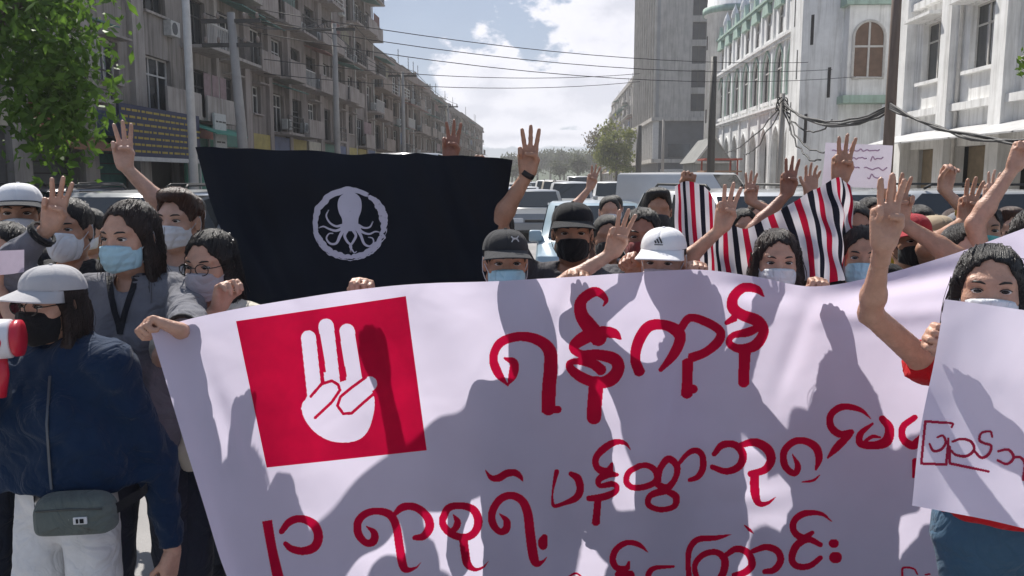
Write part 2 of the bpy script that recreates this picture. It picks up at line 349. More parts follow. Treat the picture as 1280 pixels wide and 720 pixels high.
apartment('four-storey weathered apartment row beside the tall block', -16.2, 76.2, 112, 3, (0.22, 0.18, 0.155), 3, bay=4.4, fh=2.75, balc=0.6)
apartment('low brown apartment row with plants on its roof', -16.2, 112.4, 150, 3, (0.19, 0.16, 0.14), 4, bay=5.0, fh=2.6, balc=0.6)
apartment('farthest low apartment row on the shaded side of the street', -16.2, 150.4, 198, 3, (0.20, 0.165, 0.145), 5, bay=5.2, fh=2.65, balc=0.6)

# ---- slab block with fins (right, far) and the balconied block beyond it
def slab_block():
    root = empty('office_tower', (16, 168, 0.1), math.pi, 'tall beige slab tower with a recessed window strip above a finned podium', 'building'); L, D = 34, 20
    wm = stained('tower_beige', (0.45, 0.42, 0.38), 0.5); dk = mat('tower_grey', (0.10, 0.10, 0.105), 0.8, 0.15, 1); base, Ht, fh = 11.0, 48, 3.6; n = 10; bw = L / n
    nf = int((Ht - base) / fh); cells = []
    for f in range(nf):
        for i in range(n): z0 = base + f * fh; cells.append((i * bw, (i + 1) * bw, z0, z0 + fh, (i * bw + 0.4, (i + 1) * bw - 0.4, z0 + 0.7, z0 + 3.1)))
    mb = MB(); wall_cells(mb, cells, 0.5); mb.build('wall', stained('tower_side', (0.30, 0.295, 0.29), 0.2), root)
    for f in range(nf):
        for i in range(n): put_window(root, (i + 0.5) * bw, base + f * fh + 0.7, bw - 0.8, 2.4, FRD, 0.3, 1, 0)
    for i in range(n + 1): q = MB(); q.box(0.003, 0.30, i * bw - 0.12, i * bw + 0.12, base, base + nf * fh); q.build('fin', wm, root)
    # end facing the camera: plain wall with a recessed strip of windows
    y = L; q = MB(); zt = base + nf * fh
    q.box(-5.4, -0.5, y - 0.5, y, base, zt); q.box(-D, -8.6, y - 0.5, y, base, zt); q.build('end_wall', wm, root)
    for f in range(nf):
        z0 = base + f * fh; q = MB(); q.box(-8.598, -5.402, y - 0.9, y - 0.3, z0, z0 + 0.95); q.build('spandrel', wm, root)
        q = MB(); q.box(-8.598, -5.402, y - 0.8, y - 0.72, z0 + 0.95, z0 + fh); q.build('window', mat('tower_pane', (0.045, 0.045, 0.05), 0.4, 0.3, 1, spec=0.2), root)
        for k in (-7.5, -6.5): q = MB(); q.box(k - 0.05, k + 0.05, y - 0.74, y - 0.6, z0 + 0.96, z0 + fh - 0.01); q.build('mullion', FRD, root)
    q = MB(); q.box(-D, -0.5, 0.0, y - 0.95, base, zt - 0.1); q.box(-D, 0.4, -0.2, L + 0.2, zt, zt + 0.8); q.build('core', dk, root)
    # podium: deep grey with white fins over a glazed strip
    q = MB(); q.box(-D, -0.6, 0.3, L - 0.3, 0, base - 0.55); q.build('podium', dk, root)
    q = MB(); q.box(-D, 0.6, -0.3, L + 0.3, base - 0.55, base - 0.01); q.build('podium_roof', wm, root); q = MB(); q.box(-D, 0.5, -0.2, L + 0.2, 4.0, 4.6); q.build('podium_band', wm, root)
    for i in range(15): q = MB(); u = 0.2 + i * (L - 0.4) / 14; q.box(-0.58, 0.35, u - 0.16, u + 0.16, 4.6, base - 0.55); q.build('podium_fin', FRW, root)
    for k in range(4): q = MB(); q.box(-D + 1 + k * 4.5, -D + 4.4 + k * 4.5, L - 0.3, L + 0.06, 4.9, 6.9); q.build('podium_window', GLASSB, root)
    q = MB(); q.box(-10, -1, L - 0.2, L + 1.4, 2.6, 3.0); q.build('entrance_canopy', FRW, root)
slab_block()
apartment('dark balconied block rising beyond the slab tower', 16, 170, 230, 5, (0.30, 0.28, 0.26), 8, bay=5.0, gf=4.5, fh=3.2, side=-1)
apartment('farthest pale block on the sunny side of the street', 17, 231, 285, 4, (0.26, 0.24, 0.22), 9, bay=6.0, gf=4.5, fh=3.1, side=-1)

# ---- white mosque-like hall: arcaded wings, round and octagonal towers
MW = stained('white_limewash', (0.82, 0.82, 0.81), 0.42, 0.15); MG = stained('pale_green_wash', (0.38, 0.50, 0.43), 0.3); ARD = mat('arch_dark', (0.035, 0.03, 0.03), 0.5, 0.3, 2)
def arch_pts(uc, w, z0, zs, pointed=True, n=8):
    pts = [(uc - w / 2, z0), (uc - w / 2, zs)]
    rr = w * (0.78 if pointed else 0.5)
    if pointed:
        a1 = math.acos((rr - w / 2) / rr); top = math.sin(a1) * rr
        pts += [(uc - w / 2 + rr - rr * math.cos(a1 * k / n), zs + rr * math.sin(a1 * k / n)) for k in range(1, n + 1)]; right = [(2 * uc - u, z) for u, z in pts[::-1][1:]]
    else:
        pts += [(uc - w / 2 * math.cos(math.pi / 2 * k / n), zs + w / 2 * math.sin(math.pi / 2 * k / n)) for k in range(1, n + 1)]; right = [(2 * uc - u, z) for u, z in pts[::-1][1:]]
    return pts + right
def arch_cell(mb, u0, u1, z0, z1, w, zo, zs, pointed=True, rev=0.35):
    uc = (u0 + u1) / 2; pts = arch_pts(uc, w, zo, zs, pointed); m = len(pts)
    if zo > z0: mb.add([(0, u0, z0), (0, u1, z0), (0, u1, zo), (0, u0, zo)], [(0, 1, 2, 3)])
    mb.add([(0, u0, zo), (0, uc - w / 2, zo), (0, uc - w / 2, zs), (0, u0, zs)], [(0, 1, 2, 3)]); mb.add([(0, uc + w / 2, zo), (0, u1, zo), (0, u1, zs), (0, uc + w / 2, zs)], [(0, 1, 2, 3)])
    arc = pts[1:-1]; tops = [(u0 + (u1 - u0) * k / (len(arc) - 1), z1) for k in range(len(arc))]; sides = [(u0, zs)] + tops + [(u1, zs)]
    for k in range(len(arc) - 1):
        a, b = arc[k], arc[k + 1]; c, d = tops[k + 1], tops[k]
        mb.add([(0, *a), (0, *b), (0, *c), (0, *d)], [(0, 1, 2, 3)])
    mb.add([(0, u0, zs), (0, *arc[0]), (0, u0, z1)], [(0, 1, 2)]); mb.add([(0, *arc[-1]), (0, u1, zs), (0, u1, z1)], [(0, 1, 2)])
    mb.add([(0, *p) for p in pts] + [(-rev, *p) for p in pts], [(k, k + 1, m + k + 1, m + k) for k in range(m - 1)])
    return pts
def arch_window(root, uc, w, zo, zs, pointed, x=-0.22, fm=None, bars=True):
    pts = arch_pts(uc, w * 0.995, zo, zs, pointed); f = MB(); f.tube([(x, u, z) for u, z in pts], 0.07, 6)
    if bars:
        f.box(x - 0.03, x + 0.03, uc - 0.04, uc + 0.04, zo, zs + w * 0.45); f.box(x - 0.028, x + 0.028, uc - w / 2, uc + w / 2, zs - 0.05, zs + 0.05)
    wo = f.build('window', fm or FRW, root); p = MB(); p.poly([(x - 0.03, u, z) for u, z in pts]); p.build('pane', mat('arch_pane', (0.05, 0.045, 0.045), 0.6, 0.3, 2, spec=0.12), wo, fix=False)
def pinnacle(mb, x, u, z, r, h):
    mb.tube([(x, u, z), (x, u, z + h * 0.45), (x, u, z + h * 0.5), (x, u, z + h * 0.62), (x, u, z + h * 0.75), (x, u, z + h * 0.88), (x, u, z + h)], [r, r, r * 1.35, r * 1.25, r * 0.95, r * 0.4, 0.02], 10)
def mosque():
    Y0, Y1 = 53.2, 84.0; L = Y1 - Y0; root = empty('white_hall', (16, Y1, 0.1), math.pi, 'white arcaded hall with pointed windows, pinnacled parapet and round end tower', 'building')
    n = 9; bw = L / n; mb = MB()
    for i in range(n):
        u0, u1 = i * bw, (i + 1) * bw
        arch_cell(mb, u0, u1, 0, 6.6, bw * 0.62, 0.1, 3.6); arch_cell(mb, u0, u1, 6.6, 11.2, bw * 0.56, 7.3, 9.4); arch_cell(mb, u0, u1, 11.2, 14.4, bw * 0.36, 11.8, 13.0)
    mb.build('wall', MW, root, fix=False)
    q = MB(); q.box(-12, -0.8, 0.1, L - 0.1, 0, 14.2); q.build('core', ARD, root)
    for i in range(n):
        uc = (i + 0.5) * bw; arch_window(root, uc, bw * 0.56, 7.3, 9.4, True, -0.12); arch_window(root, uc, bw * 0.36, 11.8, 13.0, True, -0.12)
        p = MB(); p.box(0.004, 0.16, uc - bw * 0.34, uc + bw * 0.34, 7.02, 7.26); p.build('sill', MW, root)
        p = MB(); p.tube([(0.05, u, z) for u, z in arch_pts(uc, bw * 0.66, 7.3, 9.4)], 0.06, 6); p.build('arch_moulding', MG, root)
        p = MB(); p.tube([(0.05, u, z) for u, z in arch_pts(uc, bw * 0.72, 0.1, 3.6)], 0.06, 6); p.build('arch_moulding', MW, root)
        g = MB(); g.prism([(0.02, uc - bw * 0.30, 13.6), (0.02, uc + bw * 0.30, 13.6), (0.02, uc + bw * 0.12, 14.8), (0.02, uc, 15.7), (0.02, uc - bw * 0.12, 14.8)], (0.3, 0, 0)); g.build('gablet', MG, root)
    for i in range(n + 1):
        p = MB(); p.box(0.003, 0.13, i * bw - 0.16, i * bw + 0.16, 0, 14.4); pinnacle(p, 0.0, i * bw, 14.4, 0.26, 2.4); p.build('pilaster', MW, root)
    for z, h, o in ((6.45, 0.35, 0.32), (11.05, 0.4, 0.36), (14.38, 0.35, 0.4)):
        p = MB(); p.box(0.0, o - 0.12, -0.1, L + 0.1, z, z + h * 0.5); p.box(0.0, o, -0.1, L + 0.1, z + h * 0.5, z + h); p.build('cornice', MG if z > 12 else MW, root)
    # round tower at the far end
    p = MB(); p.tube([(-1.5, -1.2, 0), (-1.5, -1.2, 17.2), (-1.5, -1.2, 17.3), (-1.5, -1.2, 17.9), (-1.5, -1.2, 18.0), (-1.5, -1.2, 20)], [2.5, 2.5, 2.9, 2.9, 2.5, 2.4], 28); to = p.build('round_tower', MW, root, True)
    p = MB(); p.tube([(-1.5, -1.2, 17.28), (-1.5, -1.2, 17.85)], [2.93, 2.93], 28); p.build('green_band', MG, to, True)
    for a, z in ((0.1, 14), (0.6, 10.5), (0.2, 7), (0.8, 4)):
        p = MB(); x, y = -1.5 + 2.5 * math.cos(a), -1.2 + 2.5 * math.sin(a); p.box(x - 0.1, x + 0.06, y - 0.12, y + 0.12, z, z + 1.3); p.build('slit_window', ARD, to)
    # small gabled porch on the pavement
    p = MB(); p.box(0.4, 3.4, 1.5, 9.5, 0, 3.0); p.prism([(0.4, 1.3, 3.0), (3.7, 1.3, 3.0), (2.0, 1.3, 5.2)], (0, 8.4, 0)); p.build('porch', stained('porch_grey', (0.26, 0.26, 0.25), 0.3), root)
    p = MB(); p.tube([(3.6, 9.75, 3.0), (2.0, 9.75, 5.2), (0.4, 9.75, 3.0), (3.6, 9.75, 3.0)], 0.12, 6); p.build('porch_gable_trim', FRW, root)
mosque()
def oct_tower():
    cx, cy, R_, Ht = 16.5, 49.6, 3.0, 19.5; root = empty('octagonal_tower', (cx, cy, 0.1), 0, 'white eight-sided corner tower with staggered slit windows and battlements', 'tower')
    p = MB(); pts = [(R_ * math.cos(math.radians(22.5 + 45 * k)), R_ * math.sin(math.radians(22.5 + 45 * k)), 0) for k in range(8)]; p.prism(pts, (0, 0, Ht)); p.build('shaft', MW, root)
    ap = R_ * math.cos(math.radians(22.5)); hw = R_ * math.sin(math.radians(22.5))
    def face(a):          # outward basis of a face at bearing a
        return Vector((math.cos(a), math.sin(a), 0)), Vector((-math.sin(a), math.cos(a), 0))
    def boxf(mb, a, n0, n1, s0, s1, z0, z1):
        o, t = face(a); vs = [o * (ap + n) + t * s_ + Vector((0, 0, z)) for z in (z0, z1) for s_ in (s0, s1) for n in (n0, n1)]; mb.add(vs, [(0, 2, 3, 1), (4, 5, 7, 6), (0, 1, 5, 4), (2, 6, 7, 3), (0, 4, 6, 2), (1, 3, 7, 5)])
    A0 = math.radians(180); A1 = math.radians(225); A2 = math.radians(270)
    for a, s_, z in ((A0, -0.5, 4.4), (A0, 0.4, 7.2), (A0, -0.4, 10.2), (A0, 0.4, 13.0), (A1, -0.7, 3.6), (A1, 0.55, 6.0), (A1, -0.55, 8.9), (A1, 0.5, 11.4), (A1, -0.4, 14.0)):
        q = MB(); boxf(q, a, -0.05, 0.012, s_ - 0.09, s_ + 0.09, z, z + 1.6); q.build('slit_window', ARD, root)
    # oriel bay with an arched window on the face towards the road
    q = MB(); boxf(q, A2, 0.0, 0.8, -1.05, 1.05, 6.0, 10.6); q.build('oriel', MW, root); q = MB(); boxf(q, A2, 0.0, 1.0, -1.25, 1.25, 5.6, 5.995); q.build('oriel_base', MG, root); q = MB(); boxf(q, A2, 0.0, 1.05, -1.3, 1.3, 10.605, 11.2); q.build('oriel_roof', MG, root)
    o, t = face(A2); pts = arch_pts(0, 1.6, 6.9, 9.0, False); f = MB()
    f.tube([o * (ap + 0.83) + t * u + Vector((0, 0, z)) for u, z in pts + [pts[0]]], 0.08, 6); boxf(f, A2, 0.805, 0.85, -0.05, 0.05, 6.9, 9.75); boxf(f, A2, 0.805, 0.854, -0.79, 0.79, 8.45, 8.55); wo = f.build('window', FRW, root)
    g = MB(); g.poly([o * (ap + 0.815) + t * u + Vector((0, 0, z)) for u, z in pts]); g.build('pane', SHUT, wo, fix=False)
    for k in range(7):
        q = MB(); u = -1.14 + k * 0.38; vs = [o * (ap + 0.9) + t * (u + d) + Vector((0, 0, z)) for d, z in ((-0.16, 11.2), (0.16, 11.2), (0.16, 11.5), (0, 11.95), (-0.16, 11.5))]; q.prism(vs, o * 0.15); q.build('battlement', MW, root)
    for k in range(8):
        a = math.radians(45 * k); 
        for j in range(4): q = MB(); u = -hw + hw * (2 * j + 1) / 4; boxf(q, a, -0.1, 0.22, u - 0.2, u + 0.2, Ht, Ht + 0.9); q.build('battlement', MW, root)
        q = MB(); boxf(q, a, 0.004, 0.2, -hw, hw, Ht - 0.6, Ht - 0.2); q.build('string_course', MG, root)
oct_tower()
def white_block():
    Y0, Y1 = 14.0, 38.6; L = Y1 - Y0; root = empty('white_block', (15.7, Y1, 0.1), math.pi, 'white rendered block with hooded windows, pilasters and tin awnings', 'building')
    wm = stained('white_render', (0.82, 0.815, 0.80), 0.42, 0.15); n = 6; bw = L / n; floors = [(0, 4.4), (4.4, 8.9), (8.9, 13.4), (13.4, 17.2)]; cells = []
    for i in range(n):
        for f, (z0, z1) in enumerate(floors):
            u0, u1 = i * bw, (i + 1) * bw; uc = (u0 + u1) / 2
            op = (uc - 1.6, uc + 1.6, 0.1, 2.9) if f == 0 else (uc - 0.95, uc + 0.95, z0 + 1.3, z0 + 3.7); cells.append((u0, u1, z0, z1, op))
            if f: 
                put_window(root, uc, z0 + 1.3, 1.9, 2.4, FRW, 0.22, 1, 1); q = MB(); q.box(0.004, 0.75, -1.25, 1.25, 0, 0.12); q.build('hood', wm, root, loc=(0, uc, z0 + 3.78)); q = MB(); q.box(0.004, 0.2, -1.1, 1.1, -0.14, -0.01); q.build('sill', wm, root, loc=(0, uc, z0 + 1.3))
                if (i + f) % 3 == 0: link('air_conditioner', ac_mesh(), root, (0.02, uc + 0.4, z0 + 0.4))
    mb = MB(); wall_cells(mb, cells, 0.4); mb.box(-11, -0.4, L - 0.3, L, 0, 17.2); mb.box(-11, -0.4, 0, 0.3, 0, 17.2); mb.build('wall', wm, root)
    q = MB(); q.box(-11, 0.6, -0.2, L + 0.2, 17.2, 17.6); q.box(-0.3, 0.1, 0, L, 17.6, 18.6); q.build('parapet', wm, root); q = MB(); q.box(-10.9, -0.9, 0.4, L - 0.4, 0, 17.0); q.build('core', ARD, root)
    for i in range(n + 1): q = MB(); q.box(0.003, 0.42, i * bw - 0.42, i * bw + 0.42, 0, 17.19); q.build('pilaster', wm, root)
    for z in (4.25, 8.75): q = MB(); q.box(0.003, 0.3, 0, L, z, z + 0.28); q.build('string_course', wm, root)
    for i in range(n):
        uc = (i + 0.5) * bw; q = MB(); q.prism([(0.05, uc - 2.1, 3.55), (1.9, uc - 2.1, 3.05), (1.9, uc - 2.1, 3.10), (0.05, uc - 2.1, 3.62)], (0, 4.2, 0)); q.build('awning', mat('tin_awning', (0.50, 0.50, 0.50), 0.5, 0.15, 3, metal=0.2), root)
        q = MB(); q.box(-0.6, -0.55, uc - 1.58, uc + 1.58, 0.05, 2.9); q.build('shutter', mat('tan_shutter', (0.26, 0.20, 0.13), 0.7, 0.2, 3), root)
        if i in (1, 3): q = MB(); q.tube([(0.12, i * bw + 0.6, 0), (0.12, i * bw + 0.6, 17)], 0.07, 8); q.build('drain_pipe', FRW, root, True)
white_block()

# ================================================================== trees
LEAF = {}
def leafm(name, col): return mat(name, tuple(c * 0.65 for c in col), 0.55, 0.35, 2.6, spec=0.3, transl=0.45, col2=(col[0] * 1.7, col[1] * 1.4, col[2] * 1.3))
def tree(name, label, loc, trunk_h, crown, nleaf, leaf, col, seed, group=None, trunk_r=0.16, clumps=26, droop=0.0, lean=(0, 0)):
    """crown: list of (cx, cy, cz, rx, ry, rz) lobes relative to the foot"""
    r = np.random.default_rng(seed); root = empty(name, loc, 0, label, 'tree', group); top = np.array((lean[0], lean[1], trunk_h)); t = MB()
    t.tube([A3(q) for q in catmull([(0, 0, -0.1), (lean[0] * 0.2 + 0.05, lean[1] * 0.2, trunk_h * 0.35), (lean[0] * 0.6 - 0.04, lean[1] * 0.6, trunk_h * 0.7), top], 4)], [trunk_r * (1.25 - 0.6 * k / 12) for k in range(13)], 9)
    cl = []
    for k in range(clumps):
        c = crown[k % len(crown)]; v = r.normal(size=3); v = v / np.linalg.norm(v) * r.uniform(0.45, 1.0) ** 0.5; cl.append(np.array(c[:3]) + v * np.array(c[3:]) * 0.82)
    for c in cl[:: max(1, len(cl) // 14)]:
        m_ = (top + c) / 2 + r.normal(size=3) * 0.15 + np.array((0, 0, -0.1)); pts = catmull([top * (0.75 + 0.25 * r.random()), m_, c], 4); t.tube([A3(q) for q in pts], [trunk_r * 0.42 * (1 - 0.75 * i / (len(pts) - 1)) for i in range(len(pts))], 6)
    bark = mat('bark', (0.10, 0.08, 0.06), 0.95, 0.3, 6, 0.6, 25, stretch=(1, 1, 0.25)); t.build('trunk', bark, root, True)
    per = nleaf // len(cl); V = []
    size = np.mean([np.mean(c[3:]) for c in crown])
    for c in cl:
        rad = size * r.uniform(0.24, 0.46); p = c + r.normal(size=(per, 3)) * rad * np.array((0.62, 0.62, 0.45)); p[:, 2] -= droop * np.abs(r.normal(size=per)) * rad
        a = r.normal(size=(per, 3)); a /= np.linalg.norm(a, axis=1, keepdims=True); a[:, 2] -= 0.35; b = np.cross(a, r.normal(size=(per, 3))); b /= np.linalg.norm(b, axis=1, keepdims=True) + 1e-6
        s_ = leaf * r.uniform(0.4, 1.4, size=(per, 1)); V.append(np.stack([p - a * s_, p + b * s_ * 0.48, p + a * s_, p - b * s_ * 0.48], 1).reshape(-1, 3))
    V = np.concatenate(V); Q = np.arange(len(V)).reshape(-1, 4); link('crown', mesh_np('crown', V, Q, leafm('leaf_' + name + str(seed), col), smooth=False), root); return root
tree('street_tree', 'leafy green tree overhanging the dark shopfronts, drooping bright leaves', (-8.9, 11.8, 0.1), 3.4, [(1.1, -0.3, 4.4, 1.5, 1.5, 1.0), (0.3, 0, 4.9, 2.2, 1.8, 1.3), (2.1, -0.6, 3.3, 0.55, 0.7, 0.95), (-1.0, 0.2, 4.1, 1.5, 1.5, 1.2)], 9500, 0.078, (0.075, 0.165, 0.022), 4, None, 0.2, 64, 0.8, (0.5, -0.2))
tree('street_tree', 'broad-leaved tree by the white block, one sprig reaching in', (11.9, 17.5, 0.1), 3.6, [(0.9, 0.5, 4.9, 1.5, 1.7, 1.2), (-2.15, 0.0, 4.05, 0.42, 0.5, 0.22), (-1.3, 0.1, 4.2, 0.5, 0.5, 0.3)], 5000, 0.08, (0.085, 0.17, 0.02), 5, None, 0.17, 30, 0.2)
tree('street_tree', 'pale feathery green tree beside the slab tower', (9.2, 122, 0.1), 4.5, [(0, 0, 7.6, 2.7, 2.7, 3.2), (0.6, 0, 4.6, 2.4, 2.4, 2.2), (-1.6, 0, 5.2, 1.4, 1.4, 1.6)], 5200, 0.24, (0.16, 0.20, 0.055), 6, 'trees down the street', 0.2, 40, 0.4)
tree('street_tree', 'thin brownish tree in front of the far balconied block', (8.6, 150, 0.1), 5, [(0, 0, 8.0, 2.6, 2.6, 2.8)], 1400, 0.24, (0.10, 0.095, 0.05), 7, 'trees down the street', 0.2, 24)
far = []
for k, (px, Y, h, w) in enumerate(((622, 330, 9, 7), (640, 300, 10.5, 8), (655, 340, 12, 9), (672, 310, 11.5, 8), (688, 330, 13, 9), (705, 300, 12, 8), (722, 330, 12.5, 9), (738, 290, 11, 8), (610, 300, 7, 7), (664, 230, 6, 5), (700, 225, 6.5, 5), (722, 215, 7.5, 5), (645, 225, 5.5, 5))):
    g = P(px, 222, Y)
    if k == 0: base_tree = tree('far_tree', 'grey-green tree in the far tree line closing the street', (g.x, g.y, 0), h * 0.45, [(0, 0, h * 0.66, w * 0.55, w * 0.5, h * 0.34)], 1700, 0.42, (0.055, 0.075, 0.035), 40, 'tree line at the end of the street', 0.3, 26); h0 = h
    else:
        c = base_tree.copy(); COL.objects.link(c); c.location = (g.x, g.y, 0); c.rotation_euler = (0, 0, k * 1.3); c.scale = (w / 7, w / 7, h / h0)
        for ch in base_tree.children: d = ch.copy(); COL.objects.link(d); d.parent = c
# roof shrubs on the low apartment rows
for px, Y, s_ in ((548, 118, 0.9), (560, 124, 0.6), (575, 134, 0.8), (530, 104, 0.55)):
    g = PX(px, 100, -17.0); tree('roof_shrub', 'bare dark shrub growing on a low apartment roof', (-17.2, Y, 13.2 if Y < 112 else 12.4), 0.9 * s_, [(0, 0, 1.6 * s_, 1.1 * s_, 1.1 * s_, 0.8 * s_)], 420, 0.11, (0.045, 0.05, 0.03), int(px), 'shrubs on the roofs', 0.06, 14)
# wooded rise that closes the view
mb = MB(); rows = []
for j, y in enumerate((380, 430, 520, 700)):
    rows.append([(x, y, (0.0, 11, 18, 0)[j] * (0.8 + 0.25 * math.sin(x * 0.021) + 0.15 * math.sin(x * 0.057 + 1)) - 0.3) for x in range(-300, 301, 20)])
mb.grid(rows); tag(mb.build('hill', mat('wooded_hill', (0.05, 0.07, 0.035), 0.95, 0.35, 0.12, 1.0, 0.35), None, True), kind='structure')

# ================================================================== poles and cables
PM = mat('concrete_pole', (0.33, 0.31, 0.29), 0.85, 0.15, 2); CB = mat('cable_black', (0.02, 0.02, 0.022), 0.6)
POLES = {}
def pole(key, x, y, h, label, arms_=1, r=0.13, m=None, lean=0.0, box=False):
    root = empty('utility_pole', (x, y, 0.1), 0, label, 'utility pole', 'utility poles along the kerbs'); q = MB(); q.tube([(0, 0, -0.1), (lean * 0.5, 0, h / 2), (lean, 0, h)], [r * 1.15, r, r * 0.8], 12); q.build('shaft', m or PM, root, True)
    for a in range(arms_):
        z = h - 0.3 - a * 0.7; q = MB(); q.box(lean - 0.9, lean + 0.9, -0.06, 0.06, z, z + 0.11); ar = q.build('crossarm', FRD, root)
        for k in (-0.8, -0.4, 0.4, 0.8): q = MB(); q.tube([(lean + k, 0, z + 0.11), (lean + k, 0, z + 0.2), (lean + k, 0, z + 0.3)], [0.035, 0.06, 0.03], 8); q.build('insulator', mat('porcelain', (0.25, 0.2, 0.17), 0.3), ar, True)
    if box: q = MB(); q.bbox(-0.35, 0.35, -0.45, -0.14, h * 0.42, h * 0.42 + 0.9, 0.03); q.build('junction_box', FRD, root)
    POLES[key] = Vector((x + lean, y, 0.1 + h))
pole('l0', -9.2, 21.4, 9.5, 'pale slim pole standing beside the green shopfront', 0, 0.10, FRW)
pole('l1', -9.3, 25.6, 6.6, 'leaning pole with crossarm in front of the grey block', 2, 0.15, PM, -0.35)
pole('l2', -9.3, 36.5, 8.2, 'third pole from the leafy tree along the shaded kerb', 1)
pole('l3', -9.3, 53, 8.2, 'pole in front of the low weathered row', 1)
pole('l4', -9.3, 76, 8.2, 'farthest pole on the shaded kerb', 1)
pole('r0', 9.4, 24.3, 9.5, 'brown pole hung with cable bundles by the octagonal tower', 2, 0.14, mat('wood_pole', (0.16, 0.12, 0.10), 0.9, 0.25, 3, stretch=(3, 3, 0.3)), 0.0, False)
pole('r1', 8.6, 46.5, 8.1, 'dark pole in front of the slab tower podium', 0, 0.2, FRD)
pole('r2', 8.9, 88, 7.0, 'short dark pole beside the feathery tree', 0, 0.3, FRD)
pole('r3', 9.3, 72, 6.5, 'slim grey pole in front of the finned podium', 0, 0.12, PM)
def cable(label, a, b, sag, r=0.018, group='overhead cables', n=14, jit=0.0, seed=0):
    a, b = Vector(a), Vector(b); q = random.Random(seed); pts = []
    for i in range(n + 1):
        t = i / n; p = a.lerp(b, t); p.z -= sag * 4 * t * (1 - t); pts.append(p + Vector((q.uniform(-jit, jit), q.uniform(-jit, jit), q.uniform(-jit, jit)) if 0 < i < n else (0, 0, 0)))
    mb = MB(); mb.tube(pts, r, 6); tag(mb.build('overhead_cable', CB, None, True), label, 'cable', group)
for k in range(3): cable('thin cable crossing the street above the banner', POLES['l1'] + Vector((0.8, 0, 0.1 - 0.35 * k)), P(1010 + 30 * k, 78 + 9 * k, 40), 0.5 + 0.1 * k, 0.014)
for k, off in enumerate((-0.8, -0.4, 0.8)):
    for a, b in (('l1', 'l2'), ('l2', 'l3'), ('l3', 'l4')): cable('thin cable strung pole to pole along the shaded kerb', POLES[a] + Vector((off, 0, 0)), POLES[b] + Vector((off, 0, 0)), 0.35, 0.016, 'kerbside cables')
for k in range(2): cable('thin cable crossing high over the far street', P(330, 74 + 18 * k, 44), P(800, 92 + 10 * k, 64), 0.6, 0.022)
h_ = P(978, 130, 34); r0 = P(1112, 132, 24.2)
for k in range(4): cable('thick sagging cable bundle reaching the brown pole', h_ + Vector((0, 0, 0.05 * k)), r0 + Vector((0, 0, -0.05 * k)), 0.55 + 0.05 * k, 0.035, 'cable bundles', 14, 0.03, k)
for k in range(4): cable('thick cable bundle running past the tin awnings', r0 + Vector((0, 0, -0.08 + 0.05 * k)), P(1330, 176, 17), 0.25 + 0.05 * k, 0.03, 'cable bundles', 14, 0.03, 9 + k)
for k, (px, py, Y) in enumerate(((930, 193, 52), (1026, 200, 30), (1050, 180, 28), (905, 190, 60), (1040, 150, 30))): cable('loose cable drooping from the tangled cable knot', h_, P(px, py, Y), 0.5 + 0.2 * (k % 3), 0.03, 'loose drooping cables', 14, 0.06, 20 + k)
mb = MB()
for k in range(5): mb.tube([h_ + Vector((0.22 * math.cos(t + k), 0.15 * math.sin(2 * t + k), 0.25 * math.sin(t))) for t in np.linspace(0, 6.2, 20)], 0.022, 5, False)
tag(mb.build('cable_coil', CB, None, True), 'tangled black knot of cables hung before the white hall', 'cable', kind=None)
tag(bpy.data.objects['cable_coil'], kind='stuff'); 
q = MB(); q.tube([(h_.x, h_.y, 0), h_ + Vector((0, 0, 0.4))], [0.13, 0.10], 10); tag(q.build('cable_post', PM, None, True), 'grey concrete post carrying the cable knot before the white hall', 'utility pole')

# ================================================================== shop signs on the left
def board(name, label, a, b, z0, z1, m, lines, lm, x=-15.2, out=1.0):
    root = empty(name, (x, (a + b) / 2, (z0 + z1) / 2), 0, label, 'sign'); w = b - a; h = z1 - z0; q = MB(); q.box(-0.1, 0.0, -w / 2, w / 2, -h / 2, h / 2); q.build('panel', m, root)
    rr = random.Random(3)
    q = MB()
    for k in range(lines):
        z = h * (0.5 - (k + 0.8) / (lines + 0.6)); u = -w / 2 + 0.15
        while u < w / 2 - 0.4:
            l = rr.uniform(0.15, 0.5); q.box(0.002, 0.012, u, u + l, z - h * 0.022, z + h * 0.022); u += l + rr.uniform(0.06, 0.14)
    if lines: tag(q.build('lettering', lm, root), kind='stuff')
    q = MB(); q.box(-0.12, 0.06, -w / 2 - 0.1, w / 2 + 0.1, -h / 2 - 0.16, -h / 2 - 0.003); q.build('sign_rail', FRW, root); return root
sg = board('shop_sign', 'dark shop signboard with rows of yellow lettering', 28.6, 35.2, 2.55, 4.35, mat('sign_navy', (0.035, 0.04, 0.085), 0.6, 0.15, 2), 7, mat('sign_yellow', (0.40, 0.30, 0.05), 0.6, 0.2), -14.8)
board('shop_sign', 'small white poster sign on the green shopfront', 36.6, 37.9, 3.0, 4.6, mat('poster_white', (0.5, 0.5, 0.48), 0.7, 0.15), 3, FRD, -14.7)
q = MB(); q.box(0, 0.12, 0, 3.6, 0, 3.4); root = empty('green_shopfront', (-15.6, 35.3, 0.12), 0, 'green painted shopfront panel beside the yellow-lettered sign', 'shopfront'); q.build('panel', mat('shop_green', (0.05, 0.22, 0.15), 0.6, 0.2, 2), root)
for k in range(4): q = MB(); q.box(0.13, 0.2, 0.1 + k * 1.1, 0.2 + k * 1.1, 0, 3.4); q.build('post', FRW, root)
q = MB(); q.prism([(0.1, 0, 4.0), (1.5, 0, 3.5), (1.5, 0, 3.55), (0.1, 0, 4.06)], (0, 3.6, 0)); q.build('awning', mat('shop_green2', (0.07, 0.27, 0.19), 0.7, 0.2, 2), root)
